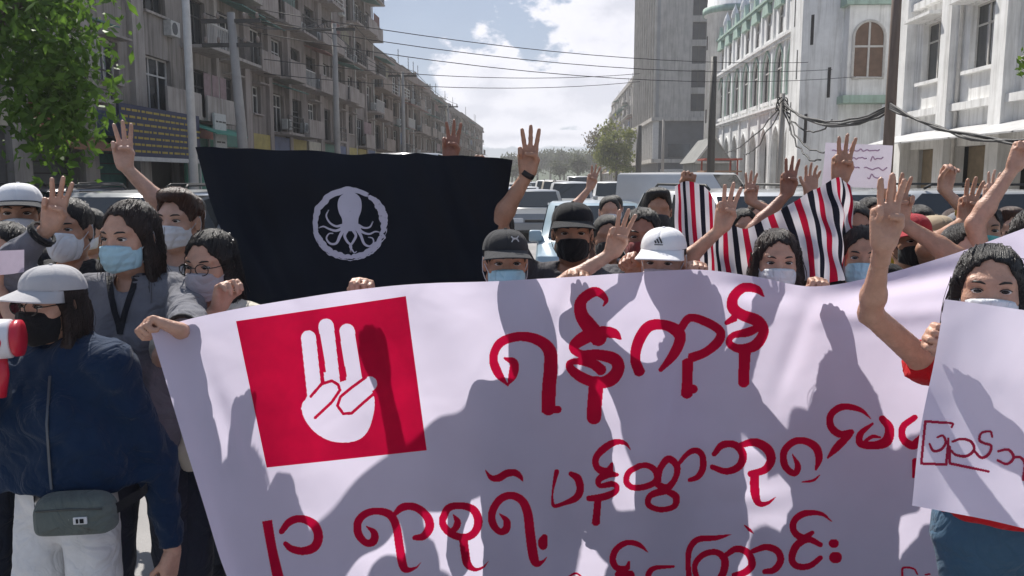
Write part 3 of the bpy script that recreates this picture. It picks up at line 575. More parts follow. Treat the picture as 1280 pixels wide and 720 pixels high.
# red scaffold stall in front of the podium
root = empty('red_stall', (11.6, 64, 0.1), 0, 'small red framed roadside stall in front of the podium', 'stall'); RS = mat('stall_red', (0.35, 0.07, 0.05), 0.7, 0.2, 3)
for x in (0, 2.2):
    for y in (0, 2.5): q = MB(); q.box(x - 0.06, x + 0.06, y - 0.06, y + 0.06, 0, 3.0); q.build('post', RS, root)
for z in (1.2, 2.1, 3.0): q = MB(); q.box(-0.3, 2.5, -0.3, 2.8, z, z + 0.12); q.build('shelf', RS if z > 2.5 else mat('stall_wood', (0.3, 0.18, 0.12), 0.8), root)

# ================================================================== vehicles (local: length +x = front, width y)
def vehicle(name, label, loc, rz, col, kind='suv', group='vehicles in the street'):
    root = empty(name, loc, rz, label, 'car' if kind not in ('van', 'bus', 'cargo') else 'van', group); paint = mat('paint_%.2f_%.2f_%.2f' % col, col, 0.28, 0.04, 2, spec=0.5, coat=0.7); gl = glass_mat('car_glass', (0.015, 0.018, 0.02), 0.04); bk = mat('car_black', (0.02, 0.02, 0.02), 0.6)
    S = dict(suv=(4.5, 1.78, 1.66, 0.98, 1.05, 0.35, (-2.05, -1.55, 0.45, 1.15)), sedan=(4.4, 1.70, 1.45, 0.90, 0.9, 0.3, (-1.55, -0.95, 0.35, 1.1)), van=(4.7, 1.70, 1.92, 1.05, 1.2, 0.4, (-2.25, -2.1, 1.15, 1.85)), cargo=(4.9, 1.75, 1.98, 1.05, 1.2, 0.4, (-2.4, -2.35, 1.15, 1.85)), bus=(6.0, 1.95, 2.55, 1.25, 1.4, 0.45, (-2.95, -2.85, 2.2, 2.75)))[kind]
    Lh, Wd, Ht, belt, hood, sill, (ga, gb, gc, gd) = S; h = Lh / 2; w = Wd / 2; wr = 0.33; wx = (-h + 0.85, h - 0.85)
    prof = [(-h, sill + 0.08)]
    for x in wx: prof += [(x - wr - 0.07, sill - 0.08)] + [(x - (wr + 0.07) * math.cos(t), 0.33 + (wr + 0.07) * math.sin(t)) for t in np.linspace(0.1, math.pi - 0.1, 9)] + [(x + wr + 0.07, sill - 0.08)]
    prof += [(h - 0.05, sill + 0.05), (h, hood - 0.32), (h - 0.14, hood - 0.12), (gd, hood if kind not in ('bus',) else belt), (gd - 0.08, belt), (ga + 0.02, belt), (-h + 0.04, belt - 0.06 if kind != 'sedan' else belt - 0.02), (-h, belt - 0.25)]
    bm = bmesh.new(); vs = [bm.verts.new((x, -w, z)) for x, z in prof]; f = bm.faces.new(vs); ex = bmesh.ops.extrude_face_region(bm, geom=[f]); nv = [e for e in ex['geom'] if isinstance(e, bmesh.types.BMVert)]; bmesh.ops.translate(bm, vec=(0, 2 * w, 0), verts=nv)
    bmesh.ops.recalc_face_normals(bm, faces=bm.faces); side = [e for e in bm.edges if len(e.link_faces) == 2 and abs(abs(e.verts[0].co.y) - w) < 1e-4 and abs(abs(e.verts[1].co.y) - w) < 1e-4 and abs(e.verts[0].co.y - e.verts[1].co.y) < 1e-4]
    bmesh.ops.bevel(bm, geom=side, offset=0.06, segments=3, affect='EDGES', profile=0.6, clamp_overlap=True)
    me = bpy.data.meshes.new('body'); bm.to_mesh(me); bm.free(); me.materials.append(paint); link('body', me, root)
    # greenhouse: pillars and roof
    wb, wt = w - 0.05, w * 0.80 if kind not in ('van', 'bus', 'cargo') else w * 0.9; zt = Ht - 0.03
    cor = lambda x, y, z: Vector((x, y, z)); B0 = [cor(ga, -wb, belt), cor(gd, -wb, belt), cor(gd, wb, belt), cor(ga, wb, belt)]; T0_ = [cor(gb, -wt, zt), cor(gc, -wt, zt), cor(gc, wt, zt), cor(gb, wt, zt)]
    mb = MB(); rows = []
    for k, (zz, inn) in enumerate(((0.0, 0), (0.5, 0), (0.92, 0), (1.0, 0.06))):
        rows.append([B0[i].lerp(T0_[i], zz) + Vector(((inn if i in (0, 3) else -inn), (inn if i < 2 else -inn), 0.0)) for i in (0, 1, 2, 3, 0)])
    mb.grid(rows); top = rows[-1][:4]; c = sum(top, Vector()) / 4 + Vector((0, 0, 0.035)); mb.add(top + [c], [(0, 1, 4), (1, 2, 4), (2, 3, 4), (3, 0, 4)]); mb.build('roof', paint, root, True)
    def pane(nm, a, b, c_, d, mrg=0.10, e=0.012):
        ctr = (a + b + c_ + d) / 4; n = (b - a).cross(d - a).normalized(); n = n if n.dot(ctr - Vector((0, 0, 0.8))) > 0 else -n
        def ins(p, q, r_): return p + (q - p).normalized() * mrg + (r_ - p).normalized() * mrg * 0.8
        q = [ins(a, b, d), ins(b, a, c_), ins(c_, d, b), ins(d, c_, a)]; m = MB(); m.prism([p + n * 0.002 for p in q], n * e); return m.build(nm, gl, root)
    pane('windshield', B0[1], B0[2], T0_[2], T0_[1]); pane('rear_window', B0[3], B0[0], T0_[0], T0_[3])
    nw = 2 if kind in ('sedan', 'suv') else (3 if kind == 'van' else 4)
    if kind == 'cargo': nw = 0
    for sgn, (b0, b1, t0, t1) in ((-1, (B0[0], B0[1], T0_[0], T0_[1])), (1, (B0[3], B0[2], T0_[3], T0_[2]))):
        for k in range(nw): pane('side_window', b0.lerp(b1, k / nw), b0.lerp(b1, (k + 1) / nw), t0.lerp(t1, (k + 1) / nw), t0.lerp(t1, k / nw), 0.06)
        mb = MB(); mb.bbox(gd - 0.15, gd + 0.05, sgn * (w + 0.02) - 0.09, sgn * (w + 0.02) + 0.09, belt, belt + 0.16, 0.03); mb.build('wing_mirror', paint, root, True)
        mb = MB(); mb.bbox(h - 0.14, h + 0.015, sgn * (w - 0.26) - 0.17, sgn * (w - 0.26) + 0.17, hood - 0.42, hood - 0.24, 0.02); mb.build('headlight', mat('lamp_clear', (0.55, 0.57, 0.6), 0.1, 0.05), root)
        mb = MB(); mb.bbox(-h - 0.012, -h + 0.1, sgn * (w - 0.18) - 0.11, sgn * (w - 0.18) + 0.11, belt - 0.42, belt - 0.16, 0.02); mb.build('tail_light', mat('lamp_red', (0.35, 0.01, 0.01), 0.2, 0.05), root)
        for x in wx:
            y0 = sgn * (w - 0.10); mb = MB(); mb.tube([(x, y0 - 0.10, 0.33), (x, y0 - 0.085, 0.33), (x, y0 + 0.085, 0.33), (x, y0 + 0.10, 0.33)], [wr - 0.04, wr, wr, wr - 0.04], 22); wl = mb.build('wheel', mat('tyre', (0.02, 0.02, 0.02), 0.85), root, True)
            mb = MB(); mb.tube([(x, y0 + sgn * 0.098, 0.33), (x, y0 + sgn * 0.112, 0.33)], [0.2, 0.17], 14); mb.build('rim', mat('alloy', (0.5, 0.5, 0.5), 0.35, metal=0.8), wl)
    for x, nm in ((h, 'front_bumper'), (-h, 'rear_bumper')): mb = MB(); mb.bbox(x - 0.08, x + 0.05, -w + 0.06, w - 0.06, sill + 0.02, sill + 0.24, 0.03); mb.build(nm, bk if kind == 'suv' else paint, root)
    mb = MB(); mb.bbox(h - 0.06, h + 0.01, -0.38, 0.38, hood - 0.44, hood - 0.28, 0.015); mb.build('grille', bk, root)
    if kind in ('suv', 'van'):
        for sgn in (-1, 1): mb = MB(); mb.tube([(gb + 0.2, sgn * wt * 0.9, Ht), (gb + 0.3, sgn * wt * 0.9, Ht + 0.05), (gc - 0.2, sgn * wt * 0.9, Ht + 0.05), (gc - 0.1, sgn * wt * 0.9, Ht)], 0.018, 6); mb.build('roof_rail', bk, root, True)
    return root
D90 = math.pi / 2
def at_x(px, Y): return P(px, 300, Y).x
SIL = (0.42, 0.43, 0.44); WHC = (0.66, 0.66, 0.66); GRY = (0.12, 0.125, 0.13); DBL = (0.03, 0.04, 0.06)
vehicle('parked_car', 'silver off-roader parked behind the grey sweatshirt', (at_x(118, 8.6), 9.6, 0), -D90 + 0.12, SIL, 'suv')
vehicle('parked_car', 'dark grey off-roader beside the silver one', (at_x(262, 10.5), 11.0, 0), -D90 - 0.35, GRY, 'suv')
vehicle('parked_car', 'black saloon parked near the dark shopfronts', (at_x(10, 12.0), 13.0, 0), -D90 + 0.1, DBL, 'suv')
vehicle('parked_van', 'white minibus standing behind the black flag', (at_x(520, 26), 27.0, 0), -D90, WHC, 'bus')
vehicle('parked_van', 'white van stopped aslant behind the striped cloth', (at_x(872, 26), 27.5, 0), -D90 + 0.85, WHC, 'cargo')
vehicle('parked_car', 'pale blue saloon between the van and black cap', (at_x(748, 11.5), 13.0, 0), -D90, (0.30, 0.40, 0.46), 'sedan')
vehicle('parked_car', 'white hatch behind the raised hand and striped cloth', (at_x(962, 9.2), 10.4, 0), -D90 + 0.25, WHC, 'suv')
vehicle('parked_car', 'silver estate behind the handwritten card', (at_x(1085, 9.8), 11.2, 0), -D90 + 0.1, SIL, 'suv')
vehicle('parked_car', 'dark off-roader parked broadside at the white block', (at_x(1190, 10.8), 11.8, 0), math.pi + 0.15, SIL, 'suv')
vehicle('parked_car', 'black saloon beyond the mustard sleeves', (at_x(1250, 12.8), 14.6, 0), math.pi + 0.1, DBL, 'sedan')
vehicle('moving_car', 'white car heading up the street, closest of the far traffic', (at_x(684, 52), 54, 0), -D90, WHC, 'suv')
vehicle('moving_car', 'silver car behind the white one in the far traffic', (at_x(664, 66), 68, 0), -D90, SIL, 'sedan')
vehicle('moving_car', 'red car in the far traffic', (at_x(706, 74), 76, 0), -D90, (0.25, 0.03, 0.03), 'sedan')
vehicle('moving_car', 'white van at the back of the far traffic', (at_x(722, 60), 62, 0), -D90, WHC, 'van')
vehicle('moving_car', 'grey car kerbside in the far traffic', (at_x(648, 50), 52, 0), -D90, GRY, 'sedan')
for lab, px, Y, rz, c, k in (('grey saloon queued behind the black cap', 668, 24, -D90 + 0.05, (0.22, 0.23, 0.24), 'sedan'), ('white taxi queued past the flag edge', 650, 33, -D90, WHC, 'sedan'), ('silver hatch waiting before the pale blue saloon', 715, 30, -D90 - 0.05, SIL, 'suv'), ('maroon saloon waiting in the middle lane', 735, 40, -D90, (0.18, 0.03, 0.04), 'sedan'), ('dark blue saloon queued left of the white taxi', 628, 28, -D90, (0.03, 0.06, 0.14), 'sedan'), ('white hatch waiting beside the cargo van', 768, 33, -D90, WHC, 'suv'), ('beige car waiting far down the middle lane', 694, 46, -D90, (0.40, 0.36, 0.30), 'suv')):
    vehicle('queued_car', lab, (at_x(px, Y), Y + 2, 0), rz, c, k)
# ================================================================== people: distance fields meshed by surface nets
class Vol:
    def __init__(s, lo, hi, h):
        s.lo = np.asarray(lo, np.float32); s.h = h; s.n = np.maximum(4, np.ceil((np.asarray(hi) - lo) / h).astype(int) + 2)
        s.D = np.full(tuple(s.n), 0.5, np.float32)
    def sub(s, lo, hi):
        i0 = np.clip(np.floor((lo - s.lo) / s.h).astype(int), 0, s.n); i1 = np.clip(np.ceil((hi - s.lo) / s.h).astype(int) + 1, 0, s.n)
        if np.any(i1 <= i0): return None
        sl = tuple(slice(a, b) for a, b in zip(i0, i1))
        ax = [s.lo[k] + np.arange(i0[k], i1[k], dtype=np.float32) * s.h for k in range(3)]
        return sl, ax[0][:, None, None], ax[1][None, :, None], ax[2][None, None, :]
    def coords(s): return s.sub(s.lo, s.lo + s.n * s.h)[1:]
    def put(s, prims, inflate=0.0, kk=None):
        for p in prims:
            k = p[-1] if kk is None else max(p[-1], kk); op = 'u'
            if p[0] == 'c':
                a, b, ra, rb = p[1:5]; ra += inflate; rb += inflate; m = max(ra, rb) + k + 3 * s.h
                q = s.sub(np.minimum(a, b) - m, np.maximum(a, b) + m)
                if q is None: continue
                sl, x, y, z = q; ab = np.asarray(b) - a; L2 = float(ab @ ab) + 1e-9
                t = np.clip(((x - a[0]) * ab[0] + (y - a[1]) * ab[1] + (z - a[2]) * ab[2]) / L2, 0, 1)
                d = np.sqrt((x - a[0] - t * ab[0]) ** 2 + (y - a[1] - t * ab[1]) ** 2 + (z - a[2] - t * ab[2]) ** 2) - (ra + (rb - ra) * t)
            else:
                c, r, R = p[1:4]; r = np.asarray(r) + inflate; m = max(r) + k + 3 * s.h
                q = s.sub(c - m, c + m)
                if q is None: continue
                sl, x, y, z = q; x = x - c[0]; y = y - c[1]; z = z - c[2]
                u = [(x * R[0][j] + y * R[1][j] + z * R[2][j]) for j in range(3)]
                k0 = np.sqrt(sum((u[j] / r[j]) ** 2 for j in range(3))); k1 = np.sqrt(sum((u[j] / r[j] ** 2) ** 2 for j in range(3))) + 1e-6
                d = k0 * (k0 - 1) / k1
                d = np.where(k0 < 0.05, -min(r), d)
                if p[0] == 's': op = 's'
            o = s.D[sl]
            if op == 'u':
                hh = np.maximum(k - np.abs(o - d), 0) / k; s.D[sl] = np.minimum(o, d) - hh * hh * k * 0.25
            else:
                d = -d; hh = np.maximum(k - np.abs(o - d), 0) / k; s.D[sl] = np.maximum(o, d) + hh * hh * k * 0.25
        return s
    def nets(s):
        D = s.D; nx, ny, nz = D.shape; S = D < 0
        cells = np.zeros((nx - 1, ny - 1, nz - 1), np.int8)
        for dx in (0, 1):
            for dy in (0, 1):
                for dz in (0, 1): cells += S[dx:nx - 1 + dx, dy:ny - 1 + dy, dz:nz - 1 + dz]
        act = (cells > 0) & (cells < 8); idx = np.argwhere(act)
        if len(idx) == 0: return np.zeros((0, 3)), np.zeros((0, 4), int)
        vid = np.full(act.shape, -1, np.int32); vid[act] = np.arange(len(idx))
        acc = np.zeros((len(idx), 3), np.float32); cnt = np.zeros(len(idx), np.float32)
        i, j, k = idx.T
        for ax in range(3):
            o1, o2 = [a for a in range(3) if a != ax]
            for a in (0, 1):
                for b in (0, 1):
                    off = np.zeros(3, int); off[o1] = a; off[o2] = b; e = np.zeros(3, int); e[ax] = 1
                    d0 = D[i + off[0], j + off[1], k + off[2]]; d1 = D[i + off[0] + e[0], j + off[1] + e[1], k + off[2] + e[2]]
                    cr = (d0 < 0) != (d1 < 0); t = np.where(cr, d0 / np.where(cr, d0 - d1, 1), 0)
                    pt = np.tile(off.astype(np.float32), (len(idx), 1)); pt[:, ax] += t
                    acc += pt * cr[:, None]; cnt += cr
        V = s.lo + (idx + acc / cnt[:, None]) * s.h
        Q = []
        for ax in range(3):
            o1, o2 = (ax + 1) % 3, (ax + 2) % 3
            sl0 = [slice(1, -1)] * 3; sl1 = [slice(1, -1)] * 3; sl0[ax] = slice(0, -1); sl1[ax] = slice(1, None)
            a = S[tuple(sl0)]; b = S[tuple(sl1)]; ch = np.argwhere(a != b)
            if len(ch) == 0: continue
            inside = a[tuple(ch.T)]
            base = ch.copy(); base[:, o1] += 1; base[:, o2] += 1
            def g(d1, d2):
                c = base.copy(); c[:, o1] += d1; c[:, o2] += d2; return vid[tuple(c.T)]
            q = np.stack([g(-1, -1), g(0, -1), g(0, 0), g(-1, 0)], 1); q[~inside] = q[~inside][:, ::-1]
            Q.append(q)
        Q = np.concatenate(Q); Q = Q[(Q >= 0).all(1)]
        return V, Q
def bounds(prims, pad):
    lo = np.full(3, 1e9); hi = -lo
    for p in prims:
        if p[0] == 'c':
            for q, r in ((p[1], p[3]), (p[2], p[4])): lo = np.minimum(lo, np.asarray(q) - r); hi = np.maximum(hi, np.asarray(q) + r)
        elif p[0] == 'e':
            m = max(p[2]); lo = np.minimum(lo, p[1] - m); hi = np.maximum(hi, p[1] + m)
    return lo - pad, hi + pad
def folds(x, y, z, seed, amp, wl, stretch=(1, 1, 1)):
    """domain-warped ripples that read as cloth creases"""
    r = np.random.default_rng(seed); o = 0
    for i in range(4):
        d = nrm(r.normal(size=3) * stretch) * (2 * math.pi / (wl * r.uniform(0.7, 1.6))); e = nrm(r.normal(size=3)) * (2 * math.pi / (wl * 2.3))
        w = 1.3 * np.sin(x * e[0] + y * e[1] + z * e[2] + r.uniform(0, 6))
        o = o + np.abs(np.sin(x * d[0] + y * d[1] + z * d[2] + w + r.uniform(0, 6))) - 0.6
    return (o * amp / 2).astype(np.float32)
def jn(*vq):
    V = []; Q = []; o = 0
    for v, q in vq: V.append(v); Q.append(q + o); o += len(v)
    return np.concatenate(V), np.concatenate(Q)
I3 = np.eye(3)

SKINS = [(0.50, 0.285, 0.20), (0.42, 0.225, 0.145), (0.56, 0.34, 0.25), (0.34, 0.16, 0.105)]
def skin(i): return mat('skin_%d' % i, SKINS[i], 0.46, 0.17, 22, 0.28, 150, spec=0.45, sss=0.12)
def hairm(i):
    nm = 'hair_%d' % i
    if nm in MATS: return MATS[nm]
    c = [(0.012, 0.009, 0.008), (0.050, 0.020, 0.011), (0.022, 0.012, 0.009)][i]
    m = mat(nm, c, 0.44, 0.75, 1.0, 0.9, 2.0, spec=0.42); nt, N, L = nodes_of(m); at = N('ShaderNodeAttribute'); at.attribute_name = 'strand'
    mp = [n for n in nt.nodes if n.type == 'MAPPING'][0]; mp.inputs['Scale'].default_value = (15, 1.5, 1)
    L(at.outputs['Vector'], mp.inputs[0])
    return m
def cloth(name, col, rough=0.85, var=0.10, crease=0.55):
    nm = 'cloth_' + name
    if nm in MATS: return MATS[nm]
    m = mat(nm, col, rough, var, 11, 0.3, 520, spec=0.15, sheen=0.12)
    nt, N, L = nodes_of(m); b = nt.nodes['Principled BSDF']; old = b.inputs['Normal'].links[0].from_node
    tc = N('ShaderNodeTexCoord'); w = N('ShaderNodeTexNoise'); w.inputs['Scale'].default_value = 7.5; w.inputs['Detail'].default_value = 3; w.inputs['Distortion'].default_value = 1.4; w.inputs['Roughness'].default_value = 0.45
    L(tc.outputs['Object'], w.inputs['Vector'])
    rg = N('ShaderNodeMath'); rg.operation = 'SUBTRACT'; rg.inputs[1].default_value = 0.5; L(w.outputs[0], rg.inputs[0]); ab = N('ShaderNodeMath'); ab.operation = 'ABSOLUTE'; L(rg.outputs[0], ab.inputs[0])
    bp = N('ShaderNodeBump'); bp.inputs['Strength'].default_value = crease; bp.inputs['Distance'].default_value = 0.07; L(ab.outputs[0], bp.inputs['Height']); L(old.outputs[0], bp.inputs['Normal']); L(bp.outputs[0], b.inputs['Normal'])
    return m

def frame(fwd, up=(0, 0, 1)):
    """columns: left, forward, up"""
    F = nrm(fwd); U = nrm(np.asarray(up, float) - F * np.dot(up, F)); Lf = np.cross(U, F); return np.stack([Lf, F, U], 1)

def hand_prims(w, d, n, right, pose, s, arm_from):
    d = nrm(d); n = nrm(np.asarray(n) - d * np.dot(n, d)); t = np.cross(d, n) if right else np.cross(n, d)
    B = lambda a, b, c: A3(w + (d * a + t * b + n * c) * s)
    pr = []
    base = [(0.092, 0.029), (0.096, 0.009), (0.091, -0.011), (0.083, -0.029)]; ln = [0.074, 0.082, 0.076, 0.060]
    back = w + (arm_from - w) * (0.05 / max(0.05, np.linalg.norm(arm_from - w)))
    pr.append(('c', A3(back), A3(w), 0.0255 * s, 0.0235 * s, 0.01))
    for (bd, bt) in base: pr.append(('c', B(0.004, bt * 0.55, 0), B(bd, bt, -0.002), 0.0165 * s, 0.0112 * s, 0.012))
    pr.append(('c', B(0.015, 0.016, 0.006), B(0.052, 0.032, 0.010), 0.017 * s, 0.0135 * s, 0.012))
    pr.append(('c', B(0.02, -0.02, 0.006), B(0.06, -0.027, 0.006), 0.014 * s, 0.011 * s, 0.012))
    P3 = {'three': [((2, 6, 6), 10), ((0, 5, 5), 1), ((3, 6, 6), -9), ((70, 95, 55), -4)],
          'grip': [((62, 82, 50), 4), ((66, 84, 50), 1), ((68, 84, 50), -2), ((70, 82, 48), -5)],
          'open': [((8, 14, 10), 8), ((4, 12, 10), 1), ((8, 14, 10), -6), ((12, 16, 12), -13)],
          'fist': [((78, 98, 60), 2), ((82, 100, 60), 0), ((82, 100, 60), -1), ((80, 98, 60), -3)],
          'pinch': [((45, 55, 30), 4), ((50, 60, 35), 1), ((55, 62, 35), -2), ((40, 50, 30), -6)]}[pose]
    for (bd, bt), L, ((m, p, q), sp) in zip(base, ln, P3):
        sp = math.radians(sp); dd = d * math.cos(sp) + t * math.sin(sp); pos = np.array(B(bd, bt, -0.002), float); ang = 0; r = 0.0094 * s
        for seg, a in zip((0.46, 0.30, 0.24), (m, p, q)):
            ang += math.radians(a); v = dd * math.cos(ang) + n * math.sin(ang); q2 = pos + v * L * seg * s
            pr.append(('c', A3(pos), A3(q2), r, r * 0.93, 0.0035)); pos = q2; r *= 0.93
    if pose in ('three', 'fist'): th = [(0.050, 0.034, 0.012), (0.070, 0.024, 0.030), (0.072, -0.004, 0.036)]
    elif pose == 'open': th = [(0.048, 0.036, 0.010), (0.078, 0.058, 0.014), (0.098, 0.066, 0.016)]
    elif pose == 'pinch': th = [(0.050, 0.034, 0.014), (0.080, 0.036, 0.038), (0.102, 0.026, 0.050)]
    else: th = [(0.050, 0.036, 0.012), (0.080, 0.040, 0.026), (0.100, 0.030, 0.034)]
    for a, b, r in zip(th[:-1], th[1:], (0.0112, 0.0100)): pr.append(('c', B(*a), B(*b), r * s, r * 0.92 * s, 0.004))
    return pr

def head_prims(c, H, s):
    p = lambda l, f, u: A3(c + H @ (np.array((l, f, u)) * s))
    R = lambda a, b, d: np.array((a, b, d)) * s
    pr = [('e', p(0, -0.012, 0.036), R(0.0745, 0.094, 0.084), H, 0.01), ('e', p(0, 0.022, -0.028), R(0.061, 0.070, 0.082), H, 0.035),
          ('e', p(0, 0.052, -0.090), R(0.030, 0.030, 0.024), H, 0.03)]
    for q in (-1, 1):
        pr += [('e', p(q * 0.042, 0.052, -0.024), R(0.024, 0.024, 0.021), H, 0.02), ('c', p(q * 0.012, 0.080, 0.030), p(q * 0.045, 0.067, 0.030), 0.011 * s, 0.011 * s, 0.015),
               ('c', p(q * 0.052, -0.004, -0.062), p(q * 0.022, 0.048, -0.092), 0.022 * s, 0.020 * s, 0.025)]
    for q in (-1, 1):
        pr += [('s', p(q * 0.033, 0.100, 0.006), R(0.019, 0.016, 0.012), H, 0.012)]
    pr += [('c', p(0, 0.084, 0.014), p(0, 0.104, -0.030), 0.0075 * s, 0.0125 * s, 0.012)]
    for q in (-1, 1):
        pr += [('e', p(q * 0.011, 0.096, -0.034), R(0.009, 0.010, 0.008), H, 0.006), ('e', p(q * 0.078, -0.006, -0.006), R(0.010, 0.019, 0.031), H, 0.006), ('s', p(q * 0.088, -0.002, -0.004), R(0.005, 0.009, 0.018), H, 0.004)]
    pr += [('e', p(0, 0.088, -0.058), R(0.022, 0.009, 0.006), H, 0.005), ('e', p(0, 0.086, -0.068), R(0.019, 0.009, 0.007), H, 0.005)]
    return pr

def eye_mesh(c, H, s, q):
    mb = MB(); ce = c + H @ (np.array((q * 0.0325, 0.0755, 0.006)) * s); rr = np.array((0.0158, 0.0125, 0.0072)) * s; n, m_ = 14, 9
    vs = []; fs = []; mi = []
    for i in range(m_ + 1):
        th = math.pi * i / m_
        for k in range(n):
            ph = 2 * math.pi * k / n; u = np.array((math.sin(th) * math.cos(ph), math.cos(th), math.sin(th) * math.sin(ph))); vs.append(ce + H @ (u * rr))
    for i in range(m_):
        for k in range(n): fs.append((i * n + k, i * n + (k + 1) % n, (i + 1) * n + (k + 1) % n, (i + 1) * n + k)); mi.append(1 if i < 2 else 0)
    mb.add(vs, fs); mb.mi = mi
    return mb
def brow_lash(c, H, s, root):
    p = lambda l, f, u: c + H @ (np.array((l, f, u)) * s)
    for q in (-1, 1):
        mb = MB(); mb.tube([p(q * 0.014, 0.0905, 0.026), p(q * 0.028, 0.0895, 0.031), p(q * 0.042, 0.082, 0.031), p(q * 0.053, 0.070, 0.026)], [0.002 * s, 0.0036 * s, 0.003 * s, 0.001 * s], 6)
        mb.build('eyebrow', hairm(0), root, True); mb = MB()
        mb.tube([p(q * 0.017, 0.0845, 0.006), p(q * 0.026, 0.0875, 0.0125), p(q * 0.038, 0.0862, 0.0135), p(q * 0.0495, 0.0770, 0.0075)], 0.0014 * s, 5)
        mb.build('eyelashes', hairm(0), root, True)

def cap_parts(root, c, H, s, colm, brimm, logo=None, tilt=0.0, back=False):
    p = lambda l, f, u: c + H @ (np.array((l, f, u)) * s)
    mb = MB(); rows = []; nn = 72
    for i in range(13):
        t = i / 12 * math.pi / 2 * 1.0; row = []
        for k in range(nn + 1):
            a = 2 * math.pi * k / nn; seam = 0.0022 * (1 if k % 12 == 0 else 0)
            r = math.cos(t) ** 0.72 if math.cos(t) > 0 else 0; l = math.sin(a) * (0.0865 - seam * 1) * r; f = math.cos(a) * (0.108 - seam) * r - 0.012
            u = 0.046 + 0.013 * math.cos(a) * (1 - i / 12) + math.sin(t) * 0.078 - seam
            row.append(p(l, f, u))
        rows.append(row)
    mb.grid(rows); crown = mb.build('cap', colm, root, True)
    bt = MB(); bt.tube([p(0, -0.012, 0.123), p(0, -0.012, 0.128)], [0.008 * s, 0.005 * s], 10); bt.build('button', colm, crown, True)
    br = MB(); top = []; bot = []
    for i in range(7):
        v = i / 6; r1 = []; r2 = []
        for k in range(25):
            u_ = -1 + 2 * k / 24; a = u_ * math.radians(72); ext = 0.074 * (1 - abs(u_) ** 3.2) * v
            l = math.sin(a) * (0.086 + ext * 0.55); f = math.cos(a) * 0.107 - 0.012 + ext
            z = 0.057 - 0.016 * (1 - math.cos(a)) - 0.018 * u_ * u_ * v - 0.016 * v + tilt * ext
            r1.append(p(l, f, z + 0.0022)); r2.append(p(l, f, z - 0.0022))
        top.append(r1); bot.append(r2)
    br.grid(top); br.grid([r[::-1] for r in bot]); br.grid([top[-1], bot[-1]])
    br.build('brim', brimm, crown, True, fix=False)
    if logo:
        lm, strokes = logo; lg = MB()
        for st in strokes:
            pts = []
            for (l, u, w) in st:
                # front panel of the crown
                sn = min(0.98, max(0, (u - 0.05) / 0.078)); t = math.asin(sn); r = math.cos(t) ** 0.72; f = math.sqrt(max(0, 1 - (l / (0.0865 * r)) ** 2)) * 0.108 * r - 0.012
                pts.append((np.array((l, f + 0.0018, u + 0.012)), w))
            rows = []
            for i, (q, w) in enumerate(pts):
                a = pts[max(0, i - 1)][0]; b = pts[min(len(pts) - 1, i + 1)][0]; d = nrm(b - a); nv = np.array((-d[2], 0, d[0])) * w
                rows.append([p(*(q + nv)), p(*(q - nv))])
            lg.grid(rows)
        lg.build('cap_logo', lm, crown, False, fix=False)
    return crown

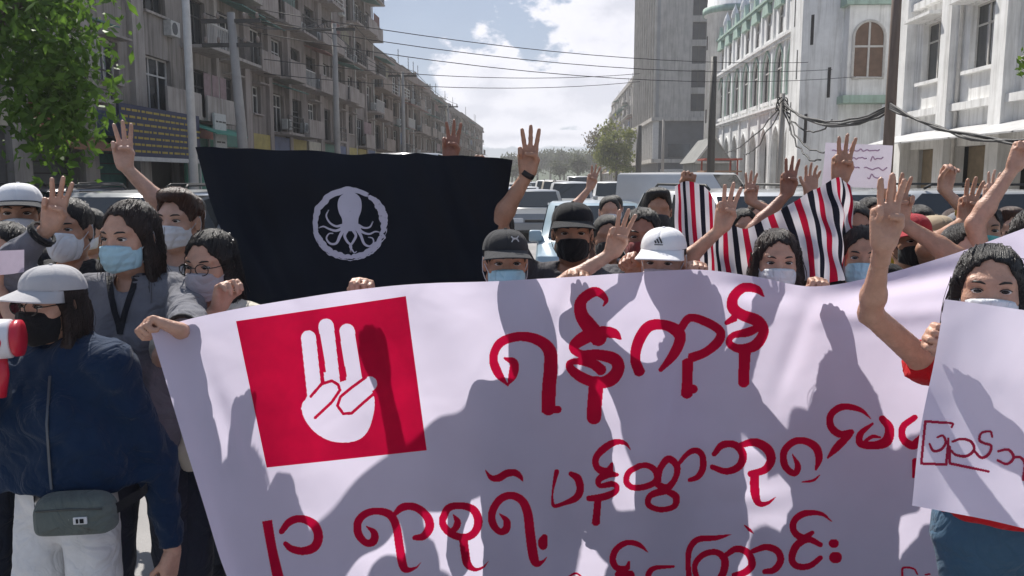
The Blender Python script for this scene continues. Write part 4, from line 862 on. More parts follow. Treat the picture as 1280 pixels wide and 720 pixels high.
NPER = [0]; SHIFT = []
def person(label, group=None, head=None, Y=3.0, face=(0, -1), look=None, skin_i=0, hair=('short', 0), shirt=None, pants=None, arms=(None, None), cap=None,
           mask=None, glasses=None, female=False, res=1.0, H=None, headtop=True, pitch=0.0, roll=0.0, pos=None, lean=(0, 0), build=1.0, shoes=(0.03, 0.03, 0.035), legs='stand', name='person'):
    """head: pixel of the crown of the head (or pos: ground point and H: height). arms: (right, left), each dict(w=wrist point, d, n, pose, sleeve)"""
    NPER[0] += 1; seed = NPER[0] * 13
    if pos is None:
        hp = P(head[0], head[1], Y); H = hp.z; pos = (hp.x, hp.y)
    root = empty(name, (pos[0], pos[1], 0), 0, label, 'person', group)
    s = H / 1.70; o = np.array((pos[0], pos[1], 0.0))
    fw = nrm((face[0], face[1], 0)); B = frame(fw); Lf, Fw, Up = B.T
    sw = 0.158 if female else 0.178; sw *= build
    lean = np.array((lean[0], lean[1], 0))
    pt = lambda l, f, u: (Lf * l + Fw * f + Up * u) * s - lean * max(0, 1 - u / 1.4)      # local, origin under the head
    lk = look if look is not None else face
    HF = frame((lk[0], lk[1], -math.sin(pitch)), (math.sin(roll) * Lf[0], math.sin(roll) * Lf[1], 1))
    hs = s * (0.97 if female else 1.0); hs = max(hs, 0.9)
    hc = A3((0, 0, H - 0.120 * hs))
    # ---- skeleton prims
    neck0, neck1 = A3(pt(0, -0.028, 1.395)), A3(hc + HF @ np.array((0, -0.012, -0.060)) * hs)
    tr = [('e', A3(pt(0, 0.0, 1.24)), np.array((0.142 * build, 0.098, 0.19)) * s, B, 0.05), ('e', A3(pt(0, 0.0, 1.05)), np.array((0.120 * build, 0.088, 0.15)) * s, B, 0.06),
          ('e', A3(pt(0, -0.005, 0.93)), np.array((0.152, 0.105, 0.12)) * s, B, 0.06)]
    for q in (-1, 1): tr += [('c', A3(pt(q * 0.03, -0.03, 1.405)), A3(pt(q * sw * 0.93, -0.01, 1.385)), 0.050 * s, 0.047 * s, 0.04)]
    if female:
        for q in (-1, 1): tr += [('e', A3(pt(q * 0.066, 0.085, 1.235)), np.array((0.060, 0.045, 0.058)) * s, B, 0.03)]
    nk = [('c', neck0, neck1, 0.058 * s, 0.052 * s, 0.03)]
    am = []; hnd = []; sl = []; jt = []
    for i, q in enumerate((-1, 1)):                       # right arm, left arm
        a = arms[i]; S = A3(pt(q * sw, -0.01, 1.375)); L1, L2 = 0.285 * s, 0.245 * s
        if a is None:
            a = dict(w=o + pt(q * (sw + 0.10), 0.06, 0.86), d=-Up + Fw * 0.2, n=-Lf * q, pose='pinch', rel=False)
        Wt = A3(np.asarray(a['w']) - o); v = Wt - S; D = float(np.linalg.norm(v)) + 1e-6
        if D > (L1 + L2) * 0.99:
            k = D / ((L1 + L2) * 0.99); L1 *= k; L2 *= k
            if k > 1.1: print('arm stretched', label, i, round(k, 2))
        x = (L1 * L1 - L2 * L2 + D * D) / (2 * D); hgt = math.sqrt(max(0, L1 * L1 - x * x)); vd = v / D
        pole = np.asarray(a.get('pole', Lf * q * 0.7 - Up * 0.8 + Fw * 0.1), float); pole = nrm(pole - vd * np.dot(pole, vd))
        E = A3(S + vd * x + pole * hgt); jt.append((S, E, Wt))
        g = (0.88 if female else 1.0) * build; r0, r1, r2 = 0.050 * s * g, 0.041 * s * g, 0.0265 * s * g
        mid = A3(E + (Wt - E) * 0.28)
        am += [('e', S, np.array((0.056, 0.056, 0.056)) * s * g, B, 0.03), ('c', S, E, r0, r1, 0.02), ('c', E, mid, r1, r1 * 0.99, 0.015), ('c', mid, Wt, r1 * 0.97, r2, 0.02)]
        d = a.get('d', None); d = nrm(Wt - E) if d is None else d
        hnd.append(hand_prims(Wt, d, a.get('n', Fw), q < 0, a.get('pose', 'pinch'), s * (0.93 if female else 1.02), E))
    lg = []; ft = []; anks = []
    step = {'stand': (0.03, -0.03), 'walk': (0.16, -0.14)}[legs]
    for q, stp in ((-1, step[0]), (1, step[1])):
        hip = A3(pt(q * 0.088, 0, 0.90)); kn = A3(pt(q * 0.098, stp * 0.65 + 0.03, 0.49)); an = A3(pt(q * 0.10, stp, 0.085))
        lg += [('c', hip, kn, 0.083 * s, 0.055 * s, 0.04), ('c', kn, A3(kn + (an - kn) * 0.35), 0.053 * s, 0.052 * s, 0.03), ('c', A3(kn + (an - kn) * 0.3), an, 0.051 * s, 0.036 * s, 0.03)]
        heel = A3(pt(q * 0.10, stp - 0.045, 0.035)); toe = A3(pt(q * 0.115, stp + 0.13, 0.028)); ft += [('c', an, heel, 0.036 * s, 0.032 * s, 0.02), ('c', heel, toe, 0.033 * s, 0.027 * s, 0.02), ('c', an, toe, 0.036 * s, 0.022 * s, 0.03)]; anks.append(an)
    hb = 0.0140 * res; hh = 0.0060 * res; hn = 0.0048 * res
    body = tr + nk + am + lg + ft
    lo, hi = bounds(body, 0.04); vb = Vol(lo, hi, hb).put(body, -0.002)
    hp_ = head_prims(hc, HF, hs); nkh = [('c', A3(neck1 + (neck0 - neck1) * 0.55), neck1, 0.0545 * s, 0.051 * s, 0.03)]
    lo, hi = bounds(hp_, 0.03); vh = Vol(lo, hi, hh).put(hp_ + nkh)
    ms = [vb.nets(), vh.nets()]
    for h_ in hnd:
        lo, hi = bounds(h_, 0.02); ms.append(Vol(lo, hi, hn).put(h_).nets())
    V, Q = jn(*ms); link('body', mesh_np('body', V, Q, skin(skin_i)), root)
    if res < 1.5:
        for q in (-1, 1):
            eye_mesh(hc, HF, hs, q).build('eye', [mat('sclera', (0.62, 0.58, 0.55), 0.25, 0.03), mat('iris', (0.015, 0.008, 0.005), 0.12, 0.05)], root, True)
        brow_lash(hc, HF, hs, root)
    out = dict(root=root, hc=hc, HF=HF, hs=hs, s=s, jt=jt, pt=pt, B=B, o=o, hnd=hnd)
    # ---- trousers, shoes
    hc_ = 0.0140 * max(1, res * 0.9)
    pc, plen = (pants if pants else ((0.03, 0.035, 0.05), 'long'))[:2]; rise = pants[2] if pants and len(pants) > 2 else 1.05
    pp = [('e', A3(pt(0, -0.005, 0.93)), np.array((0.160, 0.114, 0.150)) * s, B, 0.05), ('e', A3(pt(0, 0.0, rise - 0.06)), np.array((0.142, 0.105, 0.10)) * s, B, 0.06)]
    for k in (0, 3):
        a, b, c_ = lg[k:k + 3]
        if plen == 'shorts':
            e_ = A3(a[1] + (a[2] - a[1]) * 0.62); pp += [('c', a[1], e_, 0.088 * s, 0.086 * s, 0.015)]
        else: pp += [('c', a[1], a[2], 0.090 * s, 0.066 * s, 0.04), ('c', b[1], c_[2], 0.064 * s, 0.050 * s, 0.03)]
    lo, hi = bounds(pp, 0.03); vp = Vol(lo, hi, hc_ * (1.0 if pants else 1.35)).put(pp); x, y, z = vp.coords()
    vp.D += folds(x, y, z, seed + 5, 0.005, 0.09, (1, 1, 2.2)); vp.D = np.maximum(vp.D, z - (pants[2] if pants and len(pants) > 2 else 1.05) * s)
    if plen == 'shorts': vp.D = np.maximum(vp.D, 0.62 * s - z)
    V, Q = vp.nets(); link({'shorts': 'shorts'}.get(plen, 'trousers'), mesh_np('trousers', V, Q, cloth('%.2f_%.2f_%.2f' % pc, pc)), root)
    sp = [(p[0], A3(p[1]), A3(p[2]), p[3] + 0.008, p[4] + 0.008, p[5]) for p in ft]
    lo, hi = bounds(sp, 0.02); vs_ = Vol(lo, hi, hc_ * 1.4).put(sp); x, y, z = vs_.coords(); vs_.D = np.maximum(vs_.D, 0.004 - z + 0 * x + 0 * y); V, Q = vs_.nets(); link('shoes', mesh_np('shoes', V, Q, cloth('shoe%.2f' % shoes[0], shoes, 0.6)), root)
    # ---- shirt
    if shirt:
        kind, scol = shirt[:2]; opts = shirt[2] if len(shirt) > 2 else {}
        infl = opts.get('loose', 0.016); pr = [p for p in tr]
        hem = opts.get('hem', 0.86); pr.append(('e', A3(pt(0, 0.005, 1.0)), np.array((0.158 * build + opts.get('wide', 0), 0.118, 0.24)) * s, B, 0.08))
        slv = opts.get('sleeve', 'short'); ends = []
        vs2 = []
        for S, E, Wt in jt:
            g = 0.9 if female else 1.0
            if slv == 'long':
                k = opts.get('cuff', 0.94); e_ = A3(E + (Wt - E) * k); fx = 1 + 22 * max(0, opts.get('fold', 0.008) - 0.006); vs2 += [('c', S, E, 0.064 * s * g * fx, 0.057 * s * g * fx, 0.03), ('c', E, e_, 0.057 * s * g * fx, 0.043 * s * g, 0.02)]; ends.append((e_, nrm(Wt - E)))
            else:
                k = opts.get('cuff', 0.62); e_ = A3(S + (E - S) * k); vs2 += [('c', S, e_, 0.064 * s * g, 0.068 * s * g, 0.03)]; ends.append((e_, nrm(E - S)))
        tp = [(p[0], p[1], (p[2] + infl) if p[0] == 'e' else p[2], *((p[3] + infl, p[4] + infl) if p[0] == 'c' else (p[3],)), p[-1]) for p in pr]
        lo, hi = bounds(tp + vs2, 0.04); v = Vol(lo, hi, hc_ * 0.9).put(tp); x, y, z = v.coords()
        v.D = np.maximum(v.D, hem * s - z); v.put(vs2)
        v.D += folds(x, y, z, seed, opts.get('fold', 0.008), 0.12)
        for e_, d in ends:
            # cut only near the cuff
            pl = (x - e_[0]) * d[0] + (y - e_[1]) * d[1] + (z - e_[2]) * d[2]; near = ((x - e_[0]) ** 2 + (y - e_[1]) ** 2 + (z - e_[2]) ** 2) < (0.10 * s) ** 2
            v.D = np.where(near, np.maximum(v.D, pl), v.D)
        ncut = opts.get('neck', 0.068)
        nc = [('s', A3(neck0 + np.array((0, 0, 0.028 * s)) + Fw * 0.014 * s), np.array((ncut, ncut + 0.008, 0.050)) * s, B, 0.012)]; v.put(nc)
        V, Q = v.nets(); sh = link(opts.get('part', 'shirt'), mesh_np('shirt', V, Q, cloth(kind, scol)), root); out['shirt'] = sh
        # collar band
        mb = MB(); pts = []
        for k in range(21):
            a = 2 * math.pi * k / 20; pts.append(neck0 + Lf * math.sin(a) * (ncut + 0.002) * s + Fw * (math.cos(a) * (ncut + 0.006) + 0.012) * s + Up * (0.014 - 0.024 * math.cos(a) + opts.get('collar_up', 0)) * s)
        mb.tube(pts, 0.0075 * s, 7, False); mb.build('collar', cloth(opts.get('collar', kind), opts.get('collar_col', scol)), sh, True)
        if slv == 'long' and opts.get('cuffcol'):
            for e_, d in ends:
                a = nrm(np.cross(d, (0.3, 0.2, 0.9))); b = np.cross(d, a); 
                for off in (-0.014, -0.001):
                    mb = MB(); mb.tube([e_ + d * off + (a * math.cos(t) + b * math.sin(t)) * 0.042 * s for t in np.linspace(0, 2 * math.pi, 19)], 0.0062, 6, False)
                    mb.build('cuff_band', cloth('cuff', opts['cuffcol']), sh, True)
    # ---- hair
    if hair:
        hk, hi_ = hair[:2]; loc = lambda l, f, u: A3(hc + HF @ (np.array((l, f, u)) * hs))
        pr = [('e', loc(0, -0.016, 0.040), np.array((0.084, 0.103, 0.091)) * hs, HF, 0.02)]
        if hk in ('short', 'capped', 'tall'): pr += [('e', loc(0, -0.055, -0.015), np.array((0.070, 0.055, 0.060)) * hs, HF, 0.03)]
        if hk == 'tall': pr += [('e', loc(0.0, 0.03, 0.105), np.array((0.066, 0.065, 0.034)) * hs, HF, 0.03)]
        long_ = hk in ('long', 'bob', 'side')
        if long_:
            dn = {'bob': -0.13, 'long': -0.27, 'side': -0.27}[hk]
            pr += [('e', loc(0, -0.060, -0.03), np.array((0.076, 0.052, 0.085)) * hs, HF, 0.03), ('c', loc(0, -0.068, -0.06), loc(0, -0.078, dn), 0.058 * hs, 0.050 * hs, 0.03)]
            for q in (-1, 1):
                if hk == 'side' and q == -1: continue
                pr += [('c', loc(q * 0.074, 0.010, 0.03), loc(q * 0.082, 0.006, -0.06), 0.018 * hs, 0.020 * hs, 0.02), ('c', loc(q * 0.082, 0.006, -0.06), loc(q * 0.086, 0.035, dn), 0.020 * hs, 0.022 * hs, 0.02), ('c', loc(q * 0.064, -0.03, -0.06), loc(q * 0.07, -0.03, dn), 0.034 * hs, 0.032 * hs, 0.03)]
        lo, hi = bounds(pr, 0.03); v = Vol(lo, hi, hh * 1.05).put(pr); x, y, z = v.coords()
        rel = [(x - hc[0]) * HF[0][j] + (y - hc[1]) * HF[1][j] + (z - hc[2]) * HF[2][j] for j in range(3)]; l_, f_, u_ = [r / hs for r in rel]
        ang = np.arctan2(l_, f_ + 0.01); st = np.sin(ang * 46 + 2 * np.sin(u_ * 30) + 1.5 * np.sin(ang * 7)) * 0.0019 * np.clip(1 - u_ / 0.09, 0.12, 1) + np.sin(ang * 17 + u_ * 22) * 0.0022 * np.clip(1 - u_ / 0.10, 0.2, 1)
        v.D += st.astype(np.float32)
        # face opening: an ellipsoid of air in front, narrower with a fringe
        fr = opts_f = hair[2] if len(hair) > 2 else {}
        fu = fr.get('line', 0.000); wd = fr.get('width', 0.076)
        d_ = np.sqrt((l_ / wd) ** 2 + ((f_ - 0.095) / 0.096) ** 2 + ((u_ + 0.035 + fu) / 0.122) ** 2) - 1 + 0.035 * np.sin(l_ * 150 + seed) + 0.025 * np.sin(l_ * 330 + f_ * 90)
        v.D = np.maximum(v.D, -d_ * 0.06)
        if hk in ('short', 'capped', 'tall'):
            v.D = np.maximum(v.D, -(u_ + 0.075 - 0.02 * 0) * 1.0); ear = np.sqrt(((np.abs(l_) - 0.085) / 0.022) ** 2 + ((f_ + 0.002) / 0.028) ** 2 + ((u_ + 0.025) / 0.045) ** 2) - 1
            v.D = np.maximum(v.D, -ear * 0.02)
            if hk == 'short': pass
        if cap: v.D = np.maximum(v.D, (u_ - 0.048) * 1.0); v.D = np.maximum(v.D, 0.02 * (1 - 0 * u_) - 0.02 + np.where(u_ > 0.0, np.sqrt((l_ / 0.0855) ** 2 + ((f_ + 0.012) / 0.105) ** 2) - 1, -1) * 0.09)
        V, Q = v.nets(); ho = link('hair', mesh_np('hair', V, Q, hairm(hi_)), root); lo_ = ((V - hc) @ HF) / hs; wz = lo_ @ np.array([[1, 0, 0], [0, 0.80, 0.60], [0, -0.60, 0.80]]).T; wz = wz + np.array((0.0, -0.02, 0.0))
        sa = np.stack([np.arctan2(wz[:, 0], wz[:, 1]), np.arctan2(np.hypot(wz[:, 0], wz[:, 1]), wz[:, 2]) + np.maximum(0, -lo_[:, 2]) * 3, np.zeros(len(V))], 1).astype(np.float32)
        at = ho.data.attributes.new('strand', 'FLOAT_VECTOR', 'POINT'); at.data.foreach_set('vector', sa.ravel())
        if res < 1.2 and not cap:
            # separate locks combed over the crown
            r3 = np.random.default_rng(seed + 3); mb = MB(); Rw = np.array([[1, 0, 0], [0, 0.80, 0.60], [0, -0.60, 0.80]]); tt = np.arange(0.19, 0.055, -0.003) * hs
            for k in range(180):
                az = r3.uniform(-math.pi, math.pi); p0 = r3.uniform(0.05, 1.1); pts = []; lift = r3.uniform(0.0005, 0.0035) * hs; tw = r3.normal() * 0.12
                for pol in np.arange(p0, min(2.0, p0 + r3.uniform(0.5, 1.3)), 0.13):
                    a_ = az + tw * (pol - p0); n_ = np.array((math.sin(pol) * math.sin(a_), math.sin(pol) * math.cos(a_), math.cos(pol))) @ Rw; dw = HF @ n_
                    q = hc + dw[None, :] * tt[:, None]; ii = np.clip(((q - v.lo) / v.h).round().astype(int), 0, np.array(v.D.shape) - 1); dd = v.D[ii[:, 0], ii[:, 1], ii[:, 2]]; hit = np.argmax(dd < 0)
                    if dd[hit] >= 0 or (dd[hit] < -0.012): break
                    pts.append(hc + dw * (tt[hit] + dd[hit] + lift))
                if len(pts) >= 3: m_ = len(pts); mb.tube([A3(p) for p in catmull(pts, 2)], [0.0017 * (1 - 0.75 * abs(2 * i / (2 * m_ - 2) - 1) ** 3) for i in range(2 * m_ - 1)], 3, False)
            if mb.v: tag(mb.build('hair_locks', mat('lock_%d' % hi_, [(0.020, 0.015, 0.013), (0.085, 0.035, 0.018), (0.034, 0.019, 0.014)][hi_], 0.38, 0.4, 30, spec=0.45), ho, True, fix=False), kind='stuff')
        if long_ and res < 1.2:
            r2 = np.random.default_rng(seed); mb = MB()
            for k in range(60):
                q = r2.choice((-1, 1)); a0 = r2.uniform(-0.06, 0.03); b0 = r2.uniform(-0.2, -0.05); pts = [hc + HF @ (np.array((q * (0.083 + r2.uniform(0, 0.012)), a0, 0.03)) * hs), hc + HF @ (np.array((q * (0.094 + r2.uniform(0, 0.02)), a0 + r2.uniform(-0.01, 0.03), -0.06)) * hs), hc + HF @ (np.array((q * (0.093 + r2.uniform(-0.01, 0.03)), a0 + r2.uniform(-0.02, 0.05), b0 - 0.05)) * hs)]
                mb.tube([A3(p) for p in catmull(pts, 4)], 0.0009, 3, False)
            tag(mb.build('loose_strands', hairm(hi_), ho, True, fix=False), kind='stuff')
    if cap:
        out['cap'] = cap_parts(root, hc, HF, hs, cap[0], cap[1], cap[2] if len(cap) > 2 else None)
    # ---- mask
    if mask:
        mc, mk = mask[:2]; loc = lambda l, f, u: A3(hc + HF @ (np.array((l, f, u)) * hs))
        if mk == 'surgical': pr = [('e', loc(0, 0.030, -0.052), np.array((0.071, 0.079, 0.088)) * hs, HF, 0.02), ('e', loc(0, 0.080, -0.040), np.array((0.030, 0.038, 0.050)) * hs, HF, 0.05)]
        else: pr = [('e', loc(0, 0.030, -0.052), np.array((0.069, 0.077, 0.088)) * hs, HF, 0.02), ('e', loc(0, 0.082, -0.046), np.array((0.022, 0.036, 0.052)) * hs, HF, 0.06)]
        top, bot = (mask[2] if len(mask) > 2 else (-0.010, -0.108))
        lo, hi = bounds(pr, 0.02); v = Vol(lo, hi, 0.0052 * res).put(pr); x, y, z = v.coords()
        l_, f_, u_ = [((x - hc[0]) * HF[0][j] + (y - hc[1]) * HF[1][j] + (z - hc[2]) * HF[2][j]) / hs for j in range(3)]
        if mk == 'surgical': v.D += (0.0014 * np.sin((u_ + 0.01) * 2 * math.pi / 0.026) * (np.abs(l_) < 0.062)).astype(np.float32)
        v.D = np.maximum(v.D, (u_ - top + 0.55 * np.abs(l_) ** 1.25 * 0.55 * 1.0) * hs); v.D = np.maximum(v.D, (bot - u_ + 0.25 * np.abs(l_)) * hs)
        v.D = np.maximum(v.D, (0.030 - f_ - 0.1 * (u_ + 0.05)) * hs)
        V, Q = v.nets(); mo = link('face_mask', mesh_np('mask', V, Q, cloth('mask_%.2f_%.2f_%.2f' % mc, mc, 0.8, 0.04)), root)
        for q in (-1, 1):
            mb = MB()
            for a, b in ((-0.035, 0.022), (-0.078, -0.036)):
                mb.tube([loc(q * 0.066, 0.034, a), loc(q * 0.079, 0.012, (a + b) / 2), loc(q * 0.085, -0.014, b)], 0.0016, 5, False)
            mb.tube([loc(q * 0.085, -0.014, 0.022), loc(q * 0.086, -0.020, -0.008), loc(q * 0.085, -0.014, -0.036)], 0.0016, 5, False)
            tag(mb.build('ear_loop', mat('elastic', (0.6, 0.6, 0.62), 0.8) if mc[0] > 0.2 else mat('elastic_black', (0.02, 0.02, 0.02), 0.8), mo, True), kind='stuff')
    if glasses:
        loc = lambda l, f, u: A3(hc + HF @ (np.array((l, f, u)) * hs)); gm = mat('spectacle_frame', (0.02, 0.017, 0.015), 0.25); gl = MB()
        for q in (-1, 1):
            ring = [loc(q * 0.034 + 0.025 * math.cos(t), 0.108 - 0.25 * abs(0.025 * math.cos(t) + q * 0.034) * 0.3, 0.004 + 0.0205 * math.sin(t)) for t in np.linspace(0, 2 * math.pi, 25)]
            gl.tube(ring, 0.0017, 6, False); gl.tube([loc(q * 0.059, 0.103, 0.010), loc(q * 0.074, 0.085, 0.010), loc(q * 0.083, 0.0, 0.008), loc(q * 0.08, -0.02, -0.004)], 0.0018, 5, False)
        gl.tube([loc(-0.010, 0.106, 0.008), loc(0, 0.108, 0.011), loc(0.010, 0.106, 0.008)], 0.0016, 5, False)
        go = gl.build('spectacles', gm, root, True)
        for q in (-1, 1):
            ln = MB(); ln.poly([loc(q * 0.034 + 0.0245 * math.cos(t), 0.1075 - 0.25 * abs(0.025 * math.cos(t) + q * 0.034) * 0.3, 0.004 + 0.020 * math.sin(t)) for t in np.linspace(0, 2 * math.pi, 24, False)])
            m = MATS.get('lens')
            if not m:
                m = bpy.data.materials.new('lens'); m.use_nodes = True; MATS['lens'] = m; b = m.node_tree.nodes['Principled BSDF']; b.inputs['Transmission Weight'].default_value = 1; b.inputs['IOR'].default_value = 1.04; b.inputs['Roughness'].default_value = 0.0; b.inputs['Base Color'].default_value = (0.95, 0.95, 0.95, 1)
            ln.build('lens', m, go, False, fix=False)
    return out
# ================================================================== banner, flags, signs
def fabric(name, col, tr=0.5, var=0.03, weave=0.12, rough=0.8, crinkle=0.16):
    new = name not in MATS; m = mat(name, col, rough, var, 5, weave, 700, spec=0.12, transl=tr)
    if new and crinkle:
        nt, N, L = nodes_of(m); b = nt.nodes['Principled BSDF']; old = b.inputs['Normal'].links[0].from_node; tc = N('ShaderNodeTexCoord'); w = N('ShaderNodeTexNoise'); w.inputs['Scale'].default_value = 4.5; w.inputs['Detail'].default_value = 2; w.inputs['Distortion'].default_value = 0.5
        L(tc.outputs['Object'], w.inputs['Vector']); bp = N('ShaderNodeBump'); bp.inputs['Strength'].default_value = crinkle; bp.inputs['Distance'].default_value = 0.06; L(w.outputs[0], bp.inputs['Height']); L(old.outputs[0], bp.inputs['Normal']); L(bp.outputs[0], b.inputs['Normal'])
        for n in nt.nodes:
            if n.type == 'BSDF_TRANSLUCENT': L(bp.outputs[0], n.inputs['Normal'])
    return m
class Sheet:
    """a hanging cloth: control columns (top point, bottom point, ...) in the street, refined to a grid"""
    def __init__(s, ctrl, nu, nv, seed, amp, wl, wl2=None, dirv=(1, 0.1, 0.35)):
        C = np.array([[np.array(p) for p in col] for col in ctrl])           # nc, nr, 3
        cu = np.array([catmull(list(C[:, j]), 12) for j in range(C.shape[1])])  # nr, M, 3
        rows = np.array([catmull(list(cu[:, i]), 12) for i in range(cu.shape[1])])  # M, K, 3
        def resamp(a, n, ax):
            t = np.linspace(0, a.shape[ax] - 1, n); i = np.minimum(t.astype(int), a.shape[ax] - 2); f = t - i
            lo, hi = np.take(a, i, ax), np.take(a, i + 1, ax); sh = [1] * a.ndim; sh[ax] = n; return lo + (hi - lo) * f.reshape(sh)
        G = resamp(resamp(rows, nu, 0), nv, 1)
        du = np.gradient(G, axis=0); dv = np.gradient(G, axis=1); nn = np.cross(du, dv); nn /= np.linalg.norm(nn, axis=2, keepdims=True) + 1e-9
        if nn[..., 1].mean() > 0: nn = -nn
        r = np.random.default_rng(seed); disp = np.zeros(G.shape[:2])
        for i in range(6):
            k = nrm(np.array(dirv) + r.normal(size=3) * 0.35) * 2 * math.pi / (wl * r.uniform(0.6, 1.7)); e = nrm(r.normal(size=3)) * 2 * math.pi / (wl * 3.1)
            disp += np.sin(G @ k + 1.2 * np.sin(G @ e + r.uniform(0, 6)) + r.uniform(0, 6)) * r.uniform(0.5, 1)
        s.G = G + nn * (disp * amp / 3)[..., None]; s.N = nn; s.nu, s.nv = nu, nv
        idx = np.arange(nu * nv).reshape(nu, nv); s.Q = np.stack([idx[:-1, :-1], idx[1:, :-1], idx[1:, 1:], idx[:-1, 1:]], -1).reshape(-1, 4)
        s.V = s.G.reshape(-1, 3)
        s.bvh = BVHTree.FromPolygons([tuple(v) for v in s.V.tolist()], s.Q.tolist())
    def obj(s, name, m, parent=None, mi=None):
        me = mesh_np(name, s.V, s.Q, m)
        return link(name, me, parent)
    def hit(s, px, py, off):
        d = ray(px, py).normalized(); loc, nor, i, dist = s.bvh.ray_cast(CAM, d)
        if loc is None: return None
        if nor.dot(d) > 0: nor = -nor
        return loc + nor * off
def strokes_mesh(sheet, strokes, org, sc, off=0.0010, step=0.00004, dens=5):
    """brush strokes [(x, y, width), ...] laid on the cloth as thin paint"""
    mb = MB(); T = lambda x, y: (org[0] + x / sc, org[1] + y / sc)
    for si, st in enumerate(strokes):
        pts = catmull([np.array(q, float) for q in st], dens); L, R = [], []
        n = len(pts); rows = []
        for i in range(n):
            a = pts[max(0, i - 1)][:2]; b = pts[min(n - 1, i + 1)][:2]; d = b - a; d = d / (np.linalg.norm(d) + 1e-9); nv = np.array((-d[1], d[0])); w = max(pts[i][2], 1.5) / 2
            rows.append((pts[i][:2], nv, w, d))
        # rounded ends
        for sgn, pos in ((-1, 0), (1, len(rows) - 1)):
            c, nv, w, d = rows[pos]; e = [(c + d * sgn * w * q, nv, w * math.sqrt(max(0.02, 1 - (q * 1.8) ** 2)), d) for q in (0.28, 0.5)]
            rows = (e[::-1] + rows) if sgn < 0 else (rows + e)
        n = len(rows); grid = []; bad = False
        for i, (c, nv, w, d) in enumerate(rows):
            o = off + si * 0.00022 + step * i / n * 4; row = []
            for q in (-1, -0.33, 0.33, 1):
                p_ = c + nv * w * q; h = sheet.hit(*T(*p_), o)
                row.append(h)
            if any(r is None for r in row): bad = True; break
            grid.append(row)
        if len(grid) > 1: mb.grid(grid)
    return mb
def ink_mesh(sheet, strokes, org, sc, off=0.0012, cell=0.66):
    """brush strokes [(x, y, width), ...] laid on the cloth as one thin coat of paint (fine cells, one layer)"""
    pl = []; lo = np.full(2, 1e9); hi = -lo
    for st in strokes:
        pts = np.array(catmull([np.array(q, float) for q in st], 6)); pts[:, :2] = np.array(org) + pts[:, :2] / sc; pts[:, 2] = np.maximum(pts[:, 2], 1.5) / sc / 2; pl.append(pts)
        lo = np.minimum(lo, (pts[:, :2] - pts[:, 2:]).min(0)); hi = np.maximum(hi, (pts[:, :2] + pts[:, 2:]).max(0))
    lo -= 1; nx, ny = np.ceil((hi + 1 - lo) / cell).astype(int); X, Y = np.meshgrid(lo[0] + (np.arange(nx) + 0.5) * cell, lo[1] + (np.arange(ny) + 0.5) * cell, indexing='ij'); M = np.zeros((nx, ny), bool)
    for pts in pl:
        for si_, (a, b) in enumerate(zip(pts[:-1], pts[1:])):
            w = max(a[2], b[2]) + 1; i0, i1 = ((min(a[0], b[0]) - w - lo[0]) / cell, (max(a[0], b[0]) + w - lo[0]) / cell); j0, j1 = ((min(a[1], b[1]) - w - lo[1]) / cell, (max(a[1], b[1]) + w - lo[1]) / cell)
            sl = (slice(max(0, int(i0)), int(i1) + 2), slice(max(0, int(j0)), int(j1) + 2)); x, y = X[sl] - a[0], Y[sl] - a[1]; d = b[:2] - a[:2]; L2 = d @ d + 1e-9
            tr_ = (x * d[0] + y * d[1]) / L2; t = np.clip(tr_, 0, 1); hit_ = np.hypot(x - t * d[0], y - t * d[1]) < a[2] + (b[2] - a[2]) * t
            if si_ == 0 and a[2] > 4.4: hit_ &= tr_ > -0.02            # broad strokes end square
            if si_ == len(pts) - 2 and b[2] > 4.4: hit_ &= tr_ < 1.02
            M[sl] |= hit_
    idx = np.arange((nx + 1) * (ny + 1)).reshape(nx + 1, ny + 1); Q = np.stack([idx[:-1, :-1], idx[1:, :-1], idx[1:, 1:], idx[:-1, 1:]], -1)[M]
    used = np.unique(Q); P2 = np.stack([lo[0] + (used // (ny + 1)) * cell, lo[1] + (used % (ny + 1)) * cell], 1); V = np.zeros((len(used), 3)); ok = np.ones(len(used), bool)
    for k, (px, py) in enumerate(P2):
        h = sheet.hit(px, py, off)
        if h is None: ok[k] = False
        else: V[k] = h
    re = np.full((nx + 1) * (ny + 1), -1); re[used] = np.arange(len(used)); Q = re[Q]; Q = Q[ok[Q].all(1)]
    return V, Q
def ink(sheet, name, strokes, org, sc, m, parent, off=0.0012, cell=0.66, kind=None):
    V, Q = ink_mesh(sheet, strokes, org, sc, off, cell)
    o = link(name, mesh_np(name, V, Q, m), parent)
    if kind: o['kind'] = kind
    return o
def poly_on(sheet, pts, org, sc, off, nx=26):
    """a quadrilateral printed on the cloth, pts in order tl, tr, br, bl"""
    q = [np.array((org[0] + x / sc, org[1] + y / sc)) for x, y in pts]; mb = MB(); rows = []
    for i in range(nx + 1):
        a = q[0] + (q[3] - q[0]) * i / nx; b = q[1] + (q[2] - q[1]) * i / nx; rows.append([sheet.hit(*(a + (b - a) * j / nx), off) for j in range(nx + 1)])
    mb.grid(rows); return mb
def blob_on(sheet, pts, org, sc, off, rings=5):
    """a filled outline on the cloth (star-shaped about its centre)"""
    pts = catmull([np.array(p, float) for p in pts + [pts[0]]], 4); c = np.mean(pts, axis=0); mb = MB(); rows = []
    for i in range(rings + 1): rows.append([sheet.hit(org[0] + q[0] / sc, org[1] + q[1] / sc, off) for q in [c + (p - c) * max(0.02, i / rings) for p in pts]])
    mb.grid(rows); return mb

WHITE = fabric('banner_white', (0.82, 0.755, 0.92), 0.56); RED = fabric('banner_red_paint', (0.74, 0.008, 0.065), 0.62, 0.16); PRINTW = fabric('banner_white_print', (0.92, 0.90, 0.92), 0.62)
